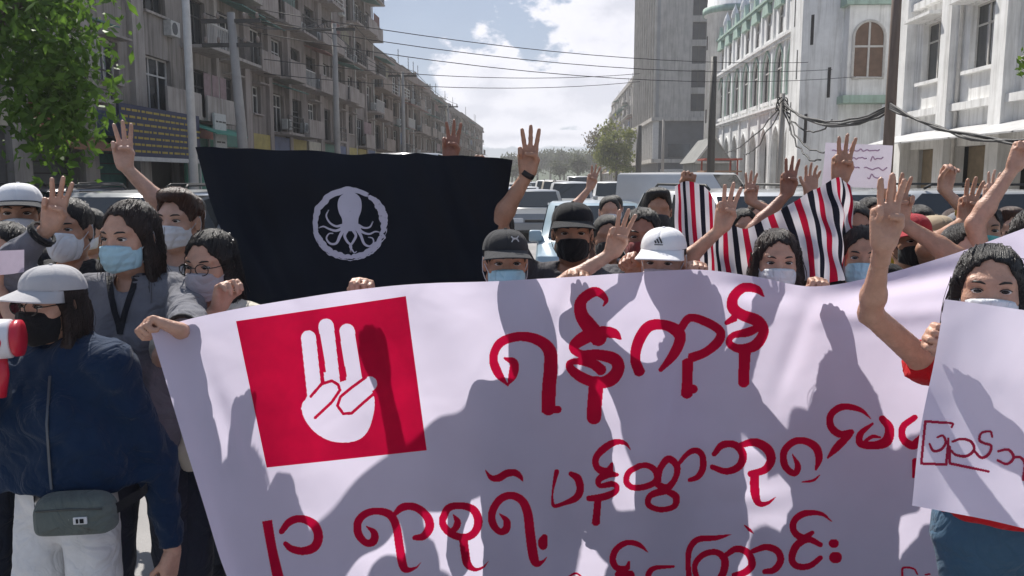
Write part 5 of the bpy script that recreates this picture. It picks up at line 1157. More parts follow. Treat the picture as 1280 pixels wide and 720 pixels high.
# ---- the long white banner
top = [(190, 414, 2.18), (240, 398, 2.28), (330, 380, 2.44), (455, 361, 2.62), (540, 354, 2.72), (630, 351, 2.78), (715, 346, 2.82), (790, 341, 2.83), (870, 337, 2.84), (945, 346, 2.80), (1015, 358, 2.78), (1090, 346, 2.76), (1190, 318, 2.74), (1290, 281, 2.74), (1400, 236, 2.74)]
bot = [(0.30, 0.02, -1.12), (0.20, 0.0, -1.12), (0.14, 0, -1.13), (0.08, 0.0, -1.14), (0.06, 0, -1.15), (0.04, 0, -1.15), (0.04, 0, -1.15), (0.03, 0, -1.16), (0.03, 0, -1.17), (0.02, 0, -1.17), (0.0, -0.02, -1.16), (0.0, -0.03, -1.18), (-0.02, -0.02, -1.22), (-0.03, 0, -1.28), (-0.05, 0.02, -1.34)]
ctrl = []
for (px, py, Y), b in zip(top, bot):
    t = P(px, py, Y); bt = t + Vector(b); m1 = t.lerp(bt, 0.33) + Vector((0, -0.02, 0)); m2 = t.lerp(bt, 0.66) + Vector((0, -0.03, 0)); ctrl.append((t, m1, m2, bt))
banner = Sheet(ctrl, 340, 110, 3, 0.009, 0.30)
# creases that run from the hands, the pulled-up end to the right
def crease(sh, p0, p1, w, amp):
    a = np.array(p0); b = np.array(p1); ab = b - a; t = np.clip(((sh.G - a) @ ab) / (ab @ ab), 0, 1); d = np.linalg.norm(sh.G - a - t[..., None] * ab, axis=2)
    sh.G = sh.G + sh.N * (amp * np.exp(-(d / w) ** 2) * np.sin(math.pi * np.clip(t * 0.9 + 0.1, 0, 1)))[..., None]
for a, b, Y, w, am in (((1025, 372), (1290, 318), 2.76, 0.035, 0.03), ((1020, 400), (1290, 380), 2.76, 0.03, -0.02), ((870, 350), (1010, 372), 2.8, 0.03, 0.02), ((1015, 370), (960, 520), 2.78, 0.03, 0.012), ((230, 420), (330, 640), 2.3, 0.03, 0.012),
                       ((455, 370), (560, 560), 2.65, 0.03, 0.010), ((715, 352), (660, 520), 2.8, 0.025, 0.010), ((880, 570), (1080, 500), 2.78, 0.03, 0.012), ((870, 345), (830, 560), 2.8, 0.022, 0.012), ((870, 640), (1080, 590), 2.78, 0.035, -0.014)):
    crease(banner, P(*a, Y), P(*b, Y), w, am)
banner.V = banner.G.reshape(-1, 3); banner.bvh = BVHTree.FromPolygons([tuple(v) for v in banner.V.tolist()], banner.Q.tolist())
bn = banner.obj('protest_banner', WHITE); tag(bn, 'long white cloth banner with red hand-painted lettering and red hand emblem', 'banner')
LET = [
 ((600, 340), 3.6, [[(125, 508, 6), (148, 462, 40), (152, 408, 38), (112, 388, 12)], [(125, 510, 8), (80, 452, 40), (60, 385, 38), (92, 318, 40), (175, 290, 42), (258, 305, 48), (312, 352, 58), (318, 430, 62), (310, 520, 62), (308, 632, 64)], [(318, 618, 34), (356, 618, 34)]]),
 ((600, 340), 3.6, [[(556, 152, 8), (566, 122, 24), (518, 88, 44), (456, 130, 50), (456, 190, 60), (492, 245, 72), (540, 305, 76)], [(632, 300, 12), (600, 275, 45), (540, 272, 55), (470, 295, 60), (422, 335, 46), (450, 368, 36), (530, 372, 48), (605, 392, 56), (622, 435, 56), (590, 482, 60), (528, 498, 50), (450, 470, 48), (402, 425, 36), (425, 402, 28), (505, 412, 45), (550, 445, 50)], [(525, 480, 66), (515, 600, 66), (512, 662, 66)]]),
 ((780, 340), 3.6, [[(72, 456, 50), (50, 390, 46), (66, 310, 50), (112, 245, 50), (180, 238, 46), (238, 265, 56), (252, 305, 50), (222, 372, 44), (165, 440, 20)], [(255, 255, 36), (296, 206, 36), (370, 225, 40), (432, 266, 40), (424, 312, 44), (368, 360, 40), (296, 388, 44)], [(286, 398, 50), (285, 480, 48), (282, 556, 54)], [(290, 530, 40), (316, 526, 40)]]),
 ((780, 340), 3.6, [[(628, 108, 8), (598, 78, 34), (540, 70, 42), (494, 110, 46), (490, 160, 52), (530, 192, 50), (602, 222, 54), (628, 270, 46), (590, 330, 50), (520, 345, 40), (474, 320, 32), (490, 286, 28), (560, 270, 40), (612, 245, 30)], [(462, 228, 22), (500, 205, 36)], [(545, 340, 54), (540, 440, 50), (538, 505, 50)]]),
 ((320, 570), 4.8, [[(65, 388, 60), (95, 560, 58), (130, 720, 66), (152, 830, 66)]]),
 ((320, 570), 4.8, [[(152, 452, 34), (200, 395, 45), (270, 376, 46), (345, 410, 55), (374, 480, 55), (350, 545, 55), (280, 570, 48), (212, 556, 42), (176, 526, 30)]]),
 ((320, 570), 4.8, [[(660, 420, 5), (708, 460, 40), (704, 510, 50), (660, 520, 42), (615, 470, 48), (610, 400, 48), (650, 350, 45), (720, 330, 42), (800, 350, 50), (840, 420, 50), (860, 540, 52), (880, 650, 52), (905, 682, 36), (960, 668, 12), (988, 638, 3)], [(830, 350, 25), (870, 312, 45), (920, 300, 46), (978, 318, 48), (1030, 370, 52), (1040, 430, 54), (1005, 480, 45), (952, 490, 30)]]),
 ((500, 570), 4.8, [[(255, 380, 45), (290, 312, 45), (365, 297, 42), (440, 322, 48), (470, 390, 52), (445, 460, 48), (385, 488, 45), (310, 468, 45), (262, 420, 45), (253, 375, 40)], [(318, 350, 6), (345, 395, 40), (330, 435, 40), (302, 452, 28)], [(380, 498, 52), (390, 580, 52), (405, 648, 48), (450, 680, 24), (500, 665, 12), (530, 630, 3)]]),
 ((500, 570), 4.8, [[(512, 85, 5), (545, 128, 30), (590, 132, 45), (640, 104, 45), (690, 100, 42), (722, 124, 28), (738, 152, 5)]]),
 ((500, 570), 4.8, [[(596, 345, 5), (640, 390, 40), (635, 440, 46), (595, 452, 38), (555, 400, 46), (555, 330, 46), (600, 260, 46), (665, 236, 46), (730, 265, 50), (765, 340, 55), (780, 460, 58), (800, 600, 58), (822, 645, 42), (860, 630, 15), (880, 605, 3)]]),
 ((500, 570), 4.8, [[(866, 486, 38), (856, 515, 58), (858, 540, 52)]]),
 ((680, 530), 3.79, [[(60, 225, 24), (50, 270, 16), (40, 330, 9), (45, 385, 18), (90, 377, 20), (150, 350, 34), (171, 310, 36), (160, 258, 36), (128, 236, 24)]]),
 ((680, 530), 3.79, [[(410, 122, 3), (385, 92, 18), (340, 85, 30), (285, 115, 36), (246, 160, 32), (252, 206, 32), (300, 228, 42), (322, 188, 14)], [(346, 240, 18), (300, 238, 38), (258, 265, 30), (268, 292, 24), (320, 284, 30), (345, 295, 24), (335, 322, 30), (280, 345, 35), (212, 352, 26)], [(256, 350, 34), (250, 420, 35), (245, 472, 38)]]),
 ((680, 530), 3.79, [[(450, 199, 28), (402, 228, 28), (390, 272, 30), (420, 300, 28), (480, 296, 30), (530, 270, 30), (530, 225, 32), (492, 197, 28), (448, 198, 26)], [(535, 285, 35), (550, 212, 30), (590, 165, 35), (630, 202, 32), (620, 260, 28), (580, 302, 35), (525, 278, 30)], [(578, 312, 40), (505, 338, 30), (495, 382, 28), (550, 405, 26), (615, 390, 28), (625, 345, 35), (585, 318, 30)]]),
 ((680, 530), 3.79, [[(636, 190, 18), (680, 140, 25), (720, 125, 30), (750, 150, 30), (752, 210, 32), (728, 250, 28), (690, 265, 20)]]),
 ((860, 490), 3.13, [[(103, 242, 20), (135, 207, 28), (185, 207, 28), (215, 245, 32), (200, 290, 30), (150, 310, 26), (95, 293, 20)], [(205, 208, 22), (260, 196, 32), (310, 222, 38), (325, 265, 36), (300, 304, 30), (246, 320, 26)], [(260, 318, 36), (262, 390, 36), (276, 434, 25), (310, 435, 15), (343, 411, 3)]]),
 ((860, 490), 3.13, [[(408, 243, 4), (430, 290, 24), (415, 318, 25), (380, 290, 28), (375, 235, 28), (410, 196, 28), (455, 191, 28), (500, 216, 32), (512, 260, 28), (500, 302, 10)], [(516, 324, 3), (490, 345, 10), (448, 352, 6)]]),
 ((860, 490), 3.13, [[(168, 557, 3), (110, 570, 20), (40, 576, 24), (8, 610, 24), (0, 660, 22), (4, 720, 22)]]),
 ((860, 490), 3.13, [[(220, 520, 4), (240, 538, 12), (256, 553, 3)]]),
 ((860, 490), 3.13, [[(40, 745, 22), (26, 680, 22), (58, 637, 24), (110, 626, 24), (143, 655, 30), (140, 700, 30), (122, 738, 28)], [(145, 640, 20), (190, 613, 26), (235, 630, 28), (250, 675, 30), (222, 705, 28), (180, 716, 20)], [(254, 622, 20), (305, 606, 26), (350, 622, 28), (362, 660, 28), (337, 695, 26), (300, 702, 20)]]),
 ((860, 490), 3.13, [[(562, 506, 3), (520, 476, 16), (455, 475, 26), (415, 505, 26), (415, 545, 26), (450, 570, 28), (486, 550, 16)], [(518, 597, 20), (470, 576, 26), (425, 600, 30), (406, 650, 28), (425, 680, 26), (475, 680, 24), (518, 648, 20)]]),
 ((860, 490), 3.13, [[(566, 592, 34), (574, 592, 34)], [(572, 647, 44), (582, 647, 44)]]),
 ((680, 530), 3.79, [[(492, 607, 3), (450, 572, 24), (395, 561, 26), (345, 590, 30), (325, 640, 32), (345, 680, 30), (390, 684, 28), (402, 655, 14)], [(345, 712, 44), (420, 716, 44)]]),
 ((680, 530), 3.79, [[(490, 735, 28), (500, 700, 28), (530, 680, 22), (612, 674, 14)]]),
 ((680, 530), 3.79, [[(118, 722, 8), (150, 706, 10), (176, 722, 8)]]),
 ((1000, 480), 3.0, [[(266, 130, 3), (225, 96, 18), (160, 85, 26), (116, 115, 26), (116, 160, 28), (150, 188, 28), (192, 180, 22)], [(185, 190, 25), (140, 235, 30), (104, 276, 8)]]),
 ((1000, 480), 3.0, [[(272, 148, 8), (228, 185, 24), (226, 222, 28), (275, 230, 30), (324, 214, 40), (335, 165, 34), (308, 130, 26)], [(235, 222, 12), (270, 197, 14), (300, 200, 8)]]),
 ((1000, 480), 3.0, [[(430, 125, 22), (386, 160, 26), (386, 205, 28), (420, 230, 32), (446, 214, 34), (470, 190, 30)], [(432, 290, 26), (425, 348, 10)]]),
 ((1000, 480), 3.0, [[(385, 735, 7), (385, 690, 8), (425, 692, 7), (440, 712, 6)], [(470, 715, 6), (486, 712, 6)]]),
]
for org, sc, st in LET: ink(banner, 'painted_letter', st, org, sc, RED, bn)
def emblem():
    """red panel with the hand left open, so that the bare cloth shows as the white hand"""
    q = [np.array(p, float) for p in ((15, 130), (680, 32), (762, 635), (135, 703))]; n = 330; tt = (np.arange(n) + 0.5) / n
    U, Vv = np.meshgrid(tt, tt, indexing='xy'); C = lambda u, v: (q[0] * (1 - u)[..., None] * (1 - v)[..., None] + q[1] * u[..., None] * (1 - v)[..., None] + q[2] * u[..., None] * v[..., None] + q[3] * (1 - u)[..., None] * v[..., None])
    X = C(U, Vv)
    def cap(p, pts, w):
        d = np.full(p.shape[:2], 1e9)
        for a, b in zip(pts[:-1], pts[1:]):
            a = np.array(a[:2], float); b = np.array(b[:2], float); ab = b - a; t = np.clip(((p - a) @ ab) / (ab @ ab), 0, 1); d = np.minimum(d, np.linalg.norm(p - a - t[..., None] * ab, axis=2))
        return d < w / 2
    white = np.zeros((n, n), bool); poly = catmull([np.array(p, float) for p in [(270, 470), (318, 392), (410, 372), (510, 350), (556, 430), (548, 515), (520, 575), (470, 602), (390, 600), (325, 565), (285, 515), (270, 470)]], 4)
    ins = np.zeros((n, n), bool)
    for a, b in zip(poly[:-1], poly[1:]):
        c = ((a[1] > X[..., 1]) != (b[1] > X[..., 1])) & (X[..., 0] < (b[0] - a[0]) * (X[..., 1] - a[1]) / (b[1] - a[1] + 1e-9) + a[0]); ins ^= c
    white |= ins
    for pts, w in (([(299, 195), (322, 410)], 58), ([(368, 150), (396, 400)], 60), ([(450, 170), (482, 385)], 60), ([(378, 388), (300, 462)], 54), ([(540, 374), (440, 468)], 56)): white |= cap(X, pts, w)
    for pts in ([(340, 185), (362, 325)], [(412, 180), (443, 345)], [(308, 424), (350, 376), (390, 363), (415, 378), (422, 400), (390, 447), (325, 508)], [(522, 350), (470, 388), (425, 425), (412, 460), (435, 492), (468, 490), (515, 448), (566, 404)]): white &= ~cap(X, pts, 11.5)
    e = np.linspace(0, 1, n + 1); k = np.linspace(0, n, 51); e2 = k / n
    U2, V2 = np.meshgrid(e2, e2, indexing='xy'); X2 = C(U2, V2); co = np.array([[np.array(banner.hit(290 + x / 3.132, 360 + y / 3.132, 0.0012)) for x, y in row] for row in X2])
    # refine the coarse hits to the fine grid
    i = np.minimum((np.arange(n + 1) / n * 50).astype(int), 49); f = np.arange(n + 1) / n * 50 - i
    co = co[i] + (co[i + 1] - co[i]) * f[:, None, None]; co = co[:, i] + (co[:, i + 1] - co[:, i]) * f[None, :, None]
    idx = np.arange((n + 1) ** 2).reshape(n + 1, n + 1); Q = np.stack([idx[:-1, :-1], idx[:-1, 1:], idx[1:, 1:], idx[1:, :-1]], -1)[~white]
    used = np.unique(Q); re = np.full((n + 1) ** 2, -1); re[used] = np.arange(len(used))
    link('emblem_panel', mesh_np('emblem_panel', co.reshape(-1, 3)[used], re[Q], RED), bn)
emblem()

# ---- the black flag with the octopus roundel
FL = [[(243, 181, 3.30), (262, 250, 3.24), (290, 320, 3.12), (302, 392, 2.98)], [(300, 186, 3.34), (312, 250, 3.27), (330, 322, 3.18), (345, 388, 3.04)], [(420, 191, 3.36), (420, 258, 3.28), (420, 325, 3.20), (422, 386, 3.10)], [(530, 193, 3.36), (520, 258, 3.30), (512, 322, 3.24), (508, 378, 3.16)], [(600, 195, 3.36), (590, 255, 3.32), (578, 315, 3.27), (566, 368, 3.2)], [(642, 201, 3.34), (632, 252, 3.32), (616, 306, 3.28), (604, 362, 3.22)]]
flag = Sheet([[P(*q) for q in c] for c in FL], 180, 80, 9, 0.038, 0.26)
fo = flag.obj('black_flag', mat('flag_black', (0.0035, 0.0045, 0.009), 0.5, 0.2, 4, 0.2, 600, spec=0.2)); tag(fo, 'black cloth flag with white octopus in a brushed circle', 'flag')
INK = mat('flag_print', (0.50, 0.47, 0.53), 0.8, 0.05)
ring = MB(); C0, R0 = np.array((345, 358)), 258
def ringpts(r, a0, a1, w0, w1, n=26, jit=3, seed=1):
    q = np.random.default_rng(seed); return [(C0[0] + r * 1.02 * math.cos(t) + q.normal() * jit, C0[1] + r * math.sin(t) + q.normal() * jit, w0 + (w1 - w0) * math.sin(i / n * math.pi) + q.normal() * jit) for i, t in enumerate(np.linspace(a0, a1, n))]
rs = [ringpts(252, -3.5, -1.0, 30, 48), ringpts(254, -0.95, 0.25, 24, 60, seed=2), ringpts(250, 0.2, 1.7, 26, 40, seed=3), ringpts(252, 1.6, 2.95, 30, 44, seed=4), ringpts(274, 1.3, 2.9, 4, 9, seed=5), ringpts(276, 0.1, 1.5, 4, 10, seed=6)]
rg = strokes_mesh(flag, rs, (380, 220), 6.0, 0.003).build('printed_ring', INK, fo, True, fix=False)
oc = blob_on(flag, [(342, 122), (300, 132), (265, 165), (252, 215), (262, 275), (285, 325), (285, 375), (270, 400), (345, 415), (425, 400), (408, 370), (408, 320), (428, 265), (432, 210), (420, 165), (385, 132)], (380, 220), 6.0, 0.003)
tent = [[(285, 372, 22), (240, 378, 16), (195, 350, 13), (170, 300, 11), (188, 255, 8)], [(290, 395, 24), (240, 412, 18), (190, 398, 14), (150, 380, 11), (112, 392, 8)], [(300, 400, 28), (272, 450, 24), (245, 505, 18), (200, 508, 15), (172, 470, 12), (190, 435, 10), (222, 432, 8)],
        [(325, 405, 26), (305, 450, 20), (325, 495, 17), (352, 525, 15), (350, 575, 14)], [(365, 405, 26), (388, 450, 20), (365, 500, 17), (345, 530, 15), (362, 560, 12), (378, 578, 8), (395, 568, 6)], [(395, 398, 28), (425, 450, 22), (450, 510, 18), (490, 530, 14), (522, 505, 12), (515, 470, 9), (480, 462, 8)],
        [(400, 392, 26), (440, 425, 18), (490, 438, 14), (535, 420, 11), (572, 424, 8)], [(405, 372, 22), (450, 392, 15), (495, 385, 12), (520, 342, 9)]]
k = strokes_mesh(flag, tent, (380, 220), 6.0, 0.0036); oc.add(k.v, k.f); oc.build('printed_octopus', INK, fo, True, fix=False)

# ---- the striped cloth
ST = [[(842, 232, 3.34), (843, 285, 3.3), (848, 345, 3.24)], [(858, 226, 3.32), (862, 285, 3.28), (868, 350, 3.2)], [(884, 236, 3.30), (886, 290, 3.26), (890, 352, 3.2)], [(903, 268, 3.28), (905, 308, 3.25), (908, 354, 3.2)], [(930, 286, 3.26), (936, 322, 3.23), (944, 360, 3.2)], [(965, 268, 3.26), (980, 310, 3.22), (990, 352, 3.18)], [(1000, 248, 3.26), (1014, 296, 3.2), (1020, 352, 3.12)], [(1030, 230, 3.28), (1040, 286, 3.22), (1046, 352, 3.14)], [(1050, 222, 3.30), (1056, 280, 3.27), (1063, 348, 3.22)], [(1062, 236, 3.36), (1066, 285, 3.35), (1074, 340, 3.3)]]
stripe = Sheet([[P(*q) for q in c] for c in ST], 157, 34, 21, 0.026, 0.15)
me = mesh_np('striped_cloth', stripe.V, stripe.Q); 
for m in (fabric('stripe_white', (0.78, 0.74, 0.77), 0.4), fabric('stripe_red', (0.50, 0.012, 0.045), 0.4), fabric('stripe_black', (0.018, 0.018, 0.028), 0.25)): me.materials.append(m)
pat = [0, 1, 0, 2]; me.polygons.foreach_set('material_index', [pat[(i // 4) % 4] for i in range(156) for j in range(33)])
tag(link('striped_cloth', me), 'red, black and white striped woven cloth held up between two people', 'cloth')

# ---- the sheet held up by the woman in red
SG = [[(1181, 374, 1.98), (1168, 450, 1.96), (1150, 540, 1.92), (1140, 632, 1.88)], [(1212, 378, 1.96), (1205, 460, 1.93), (1196, 548, 1.89), (1184, 640, 1.85)], [(1255, 384, 1.94), (1252, 470, 1.92), (1245, 556, 1.88), (1236, 650, 1.84)], [(1310, 392, 1.95), (1308, 480, 1.94), (1302, 566, 1.9), (1296, 664, 1.86)], [(1372, 400, 1.98), (1370, 490, 1.97), (1366, 580, 1.94), (1360, 676, 1.9)]]
sheet = Sheet([[P(*q) for q in c] for c in SG], 60, 60, 5, 0.006, 0.22)
so = sheet.obj('placard_sheet', fabric('placard_white', (0.83, 0.78, 0.92), 0.45)); tag(so, 'white sheet with thin red Burmese lettering held by woman in red', 'placard')
TXT = mat('placard_ink', (0.45, 0.012, 0.06), 0.7, transl=0.45)
for st in ([[(568, 162, 8), (570, 148, 9), (520, 144, 10), (470, 140, 10)], [(470, 140, 10), (462, 220, 10), (455, 298, 10)], [(455, 298, 10), (500, 300, 10), (548, 302, 10)], [(548, 302, 10), (553, 250, 10), (556, 205, 9)], [(486, 225, 8), (500, 250, 10), (528, 246, 10), (546, 220, 10), (536, 194, 9), (515, 200, 8)]],
           [[(572, 216, 9), (605, 206, 10), (640, 216, 11), (652, 245, 11), (625, 270, 11), (585, 266, 10), (566, 250, 9)], [(560, 235, 10), (562, 298, 10)], [(562, 298, 10), (630, 312, 10), (706, 328, 9)]],
           [[(652, 250, 10), (678, 276, 11), (706, 264, 11), (716, 232, 10), (690, 222, 10), (672, 210, 10), (680, 184, 9), (712, 178, 9), (720, 198, 8)]],
           [[(740, 286, 9), (775, 300, 10), (800, 275, 11), (780, 246, 10), (742, 252, 9)], [(800, 275, 10), (825, 275, 10), (842, 300, 11), (836, 358, 11)]],
           [[(870, 290, 9), (900, 280, 10), (925, 300, 11), (910, 335, 11), (875, 335, 10)]]):
    ink(sheet, 'written_letter', st, (1000, 480), 3.0, TXT, so)

# ---- the handwritten card in the back of the crowd
SB = [[(1032, 178, 4.62), (1030, 205, 4.60), (1027, 232, 4.58)], [(1072, 180, 4.60), (1070, 206, 4.58), (1068, 234, 4.56)], [(1116, 182, 4.6), (1114, 208, 4.58), (1111, 236, 4.56)]]
card = Sheet([[P(*q) for q in c] for c in SB], 24, 14, 2, 0.004, 0.3)
co = card.obj('hand_lettered_card', mat('card_white', (0.72, 0.66, 0.74), 0.8, 0.06, transl=0.4)); tag(co, 'small white card with faint pink handwriting held above the crowd', 'placard')
PINK = mat('card_ink', (0.50, 0.30, 0.42), 0.8)
for r, (yy, x0, x1) in enumerate(((188, 1040, 1062), (188, 1068, 1100), (198, 1044, 1084), (199, 1088, 1106), (210, 1056, 1076), (211, 1080, 1110), (221, 1084, 1104))):
    q = np.random.default_rng(r); st = [[(x, yy + q.normal() * 1.3, 0.9) for x in np.arange(x0, x1, 2.6)]]
    strokes_mesh(card, st, (0, 0), 1.0, 0.004, dens=3).build('written_line', PINK, co, True, fix=False)
# a sheet of pinkish paper held at the far edge of the crowd
PP = [[(-20, 314, 2.62), (-22, 345, 2.6)], [(10, 313, 2.6), (9, 343, 2.58)], [(30, 312, 2.6), (30, 340, 2.58)]]
pp_ = Sheet([[P(*q) for q in [c[0], tuple((np.array(c[0]) + c[1]) / 2), c[1]]] for c in PP], 14, 10, 2, 0.002, 0.3)
tag(pp_.obj('paper_sheet', mat('paper_pink', (0.62, 0.52, 0.62), 0.8, transl=0.4)), 'plain pinkish paper held under the face of a dark-haired person', 'paper')
# ================================================================== the crowd
def arm(px, py, Y, **k): return dict(w=np.array(P(px, py, Y)), **k)
UPF = dict(d=(0.05, 0, 1), n=(0, -1, 0.05), pose='three')
def up(px, py, Y, **k): q = dict(UPF); q.update(k); return arm(px, py, Y, **q)
def grip(px, py, Y, **k): q = dict(d=(0.0, -0.55, 0.75), n=(0, -0.8, -0.5), pose='grip', pole=(0.05, 0.7, -1)); q.update(k); return arm(px, py, Y, **q)
BLK = cloth('cap_black', (0.012, 0.012, 0.014), crease=0.1); DGR = cloth('cap_charcoal', (0.035, 0.035, 0.038), crease=0.1); WHT = cloth('cap_white', (0.78, 0.77, 0.78), var=0.03, crease=0.08); LGR = cloth('cap_lightgrey', (0.46, 0.45, 0.46), var=0.04, crease=0.08)
SM_W = (0.70, 0.72, 0.75); SM_B = (0.40, 0.60, 0.68)
UA = (mat('logo_grey', (0.45, 0.45, 0.47), 0.6), [[(0.012, 0.096, 0.002), (0.018, 0.089, 0.0028), (0.026, 0.088, 0.003), (0.034, 0.089, 0.0028), (0.040, 0.096, 0.002)], [(0.012, 0.076, 0.002), (0.018, 0.085, 0.0028), (0.026, 0.088, 0.003), (0.034, 0.085, 0.0028), (0.040, 0.076, 0.002)]])
AD = (mat('logo_black', (0.02, 0.02, 0.022), 0.6), [[(-0.010, 0.074, 0.0032), (-0.015, 0.083, 0.0032)], [(0.001, 0.074, 0.0032), (-0.008, 0.089, 0.0032)], [(0.012, 0.074, 0.0032), (0.0, 0.095, 0.0032)], [(0.016, 0.068, 0.0016), (-0.016, 0.068, 0.0016)]])

# A: woman with the megaphone
A = person('woman in navy jacket, white shorts, light grey cap and spectacles speaking into megaphone', head=(62, 333), Y=2.35, face=(-0.18, -1), look=(-0.34, -1), pitch=0.06, skin_i=0, hair=('bob', 2), female=True, build=1.28,
           shirt=('navy_jacket', (0.010, 0.026, 0.062), dict(sleeve='long', loose=0.034, hem=1.0, wide=0.03, part='jacket', neck=0.062, fold=0.014, collar_up=0.012)), pants=((0.74, 0.73, 0.72), 'shorts', 1.06), cap=(LGR, LGR), mask=((0.014, 0.014, 0.016), 'cloth', (-0.006, -0.125)), glasses=True,
           arms=(arm(-8, 474, 2.16, d=(0.1, -0.25, 1), n=(0.35, -1, 0), pose='fist'), arm(216, 690, 2.36, d=(-0.15, -0.2, -0.95), n=(-0.8, 0.3, 0.2), pose='pinch', pole=(0.5, 0.9, 0.0))), shoes=(0.55, 0.54, 0.54))
B_ = person('woman in grey sweatshirt with light blue mask and black lanyard, arm raised', head=(160, 253), Y=2.74, face=(-0.05, -1), look=(-0.22, -1), pitch=0.08, hair=('side', 2, dict(line=-0.006)), female=True, build=1.1,
            shirt=('grey_sweat', (0.155, 0.155, 0.175), dict(sleeve='long', loose=0.026, cuffcol=(0.02, 0.02, 0.022), cuff=0.86, fold=0.012, part='sweatshirt')), mask=(SM_B, 'surgical'),
            arms=(up(64, 283, 2.70, d=(0.26, 0, 1), n=(0.35, -1, 0), pole=(-0.8, 0, -0.8)), arm(226, 414, 2.25, d=(-0.85, -0.35, 0.35), n=(-0.1, -0.6, -0.8), pose='grip', pole=(0.35, 0.35, -1))))
C_ = person('woman with grey cloth mask, long black hair and cream shirt beside the black flag', head=(262, 290), Y=2.78, face=(-0.2, -1), look=(-0.22, -1), pitch=0.12, hair=('long', 0, dict(line=-0.004)), female=True, glasses=True,
            shirt=('cream', (0.62, 0.57, 0.48), dict(loose=0.018, cuff=0.85, fold=0.010)), mask=((0.40, 0.37, 0.40), 'cloth', (-0.008, -0.125)), arms=(arm(274, 384, 2.62, d=(0.35, -0.2, 0.9), n=(0.8, -0.5, 0.1), pose='pinch', pole=(-0.8, -0.2, -0.7)), None))
D_ = person('young man with reddish brown hair and white mask, arm stretched high', head=(222, 240), Y=3.45, face=(0.1, -1), look=(-0.1, -1), hair=('tall', 1), skin_i=2, shirt=('pale_grey_tee', (0.42, 0.42, 0.43), {}), mask=(SM_W, 'surgical'), arms=(up(156, 208, 3.50, pose='three', d=(-0.05, 0, 1), n=(0.3, -1, 0), pole=(0.3, 0, -1)), None))
person('dark-haired person with plain white mask behind the grey sweatshirt', head=(84, 250), Y=3.3, look=(0.1, -1), hair=('short', 0), shirt=('black_tee', (0.02, 0.02, 0.022), {}), mask=(SM_W, 'cloth', (-0.004, -0.125)), skin_i=1)
person('person in white cap and dark shirt near the parked cars', head=(22, 230), Y=3.4, look=(0.5, -1), hair=('capped', 0), cap=(WHT, DGR), shirt=('dark_shirt', (0.03, 0.03, 0.035), dict(sleeve='long')), mask=(SM_W, 'cloth'), skin_i=1)
person('dark-haired person holding up a pinkish paper', head=(4, 280), Y=2.82, look=(0.1, -1), hair=('bob', 0), female=True, shirt=('maroon_tee', (0.12, 0.03, 0.04), {}), skin_i=0, arms=(None, arm(-4, 358, 2.66, d=(0, -0.2, 1), n=(0, -1, 0), pose='pinch')))
G_ = person('man in charcoal cap with light blue mask just behind the banner', head=(632, 288), Y=2.98, face=(0.1, -1), look=(0.16, -1), pitch=0.05, hair=('capped', 0), cap=(DGR, DGR, UA), shirt=('charcoal_tee', (0.03, 0.03, 0.034), {}), mask=((0.42, 0.66, 0.74), 'surgical'), skin_i=1)
H_ = person('man in black cap and black mask raising three fingers, black wristband', head=(716, 254), Y=3.42, face=(-0.05, -1), look=(0.0, -1), pitch=0.05, hair=('capped', 0), cap=(BLK, BLK), shirt=('slate_tee', (0.075, 0.072, 0.080), dict(cuff=0.75)), mask=((0.012, 0.012, 0.014), 'cloth'), skin_i=1,
            arms=(up(660, 217, 3.30, d=(0.0, 0, 1), pole=(-1, 0, -0.3)), grip(722, 366, 2.93)))
I_ = person('woman in white cap with three-stripe mark behind the banner', head=(830, 286), Y=2.98, face=(-0.1, -1), look=(-0.32, -1), pitch=0.14, hair=('capped', 0), female=True, cap=(WHT, WHT, AD), shirt=('pale_tee', (0.5, 0.48, 0.5), {}), mask=((0.70, 0.62, 0.68), 'surgical'), skin_i=0,
            arms=(up(766, 316, 2.92, d=(0.28, -0.05, 1), n=(0.1, -1, 0.1), pole=(-0.9, 0, -0.8)), grip(868, 352, 2.94)))
person('dark-haired person with fist on the banner beside the white cap', head=(803, 262), Y=3.6, look=(-0.1, -1), hair=('short', 0), shirt=('brown_tee', (0.10, 0.05, 0.04), {}), skin_i=3, mask=((0.25, 0.06, 0.06), 'cloth'), arms=(arm(800, 345, 3.1, d=(-0.5, -0.3, 0.7), n=(-0.2, -0.9, -0.4), pose='fist'), None))
K_ = person('man with black hair standing behind the striped cloth', head=(822, 238), Y=4.9, hair=('tall', 0), shirt=('black_tee', (0.02, 0.02, 0.022), {}), skin_i=1, res=1.5, mask=((0.05, 0.05, 0.055), 'cloth'), arms=(None, arm(858, 240, 4.6, d=(0.1, 0, 1), n=(0, -1, 0), pose='fist')))
L_ = person('woman with white mask and long dark hair under the striped cloth', head=(972, 289), Y=3.08, face=(-0.05, -1), look=(-0.1, -1), pitch=0.06, hair=('long', 2, dict(line=-0.004)), female=True, shirt=('dark_plum_tee', (0.06, 0.03, 0.04), {}), mask=(SM_W, 'surgical'), skin_i=0,
            arms=(up(903, 284, 3.0, d=(0.16, 0, 1), pole=(-1, 0.15, 0.1)), grip(1016, 372, 2.90)))
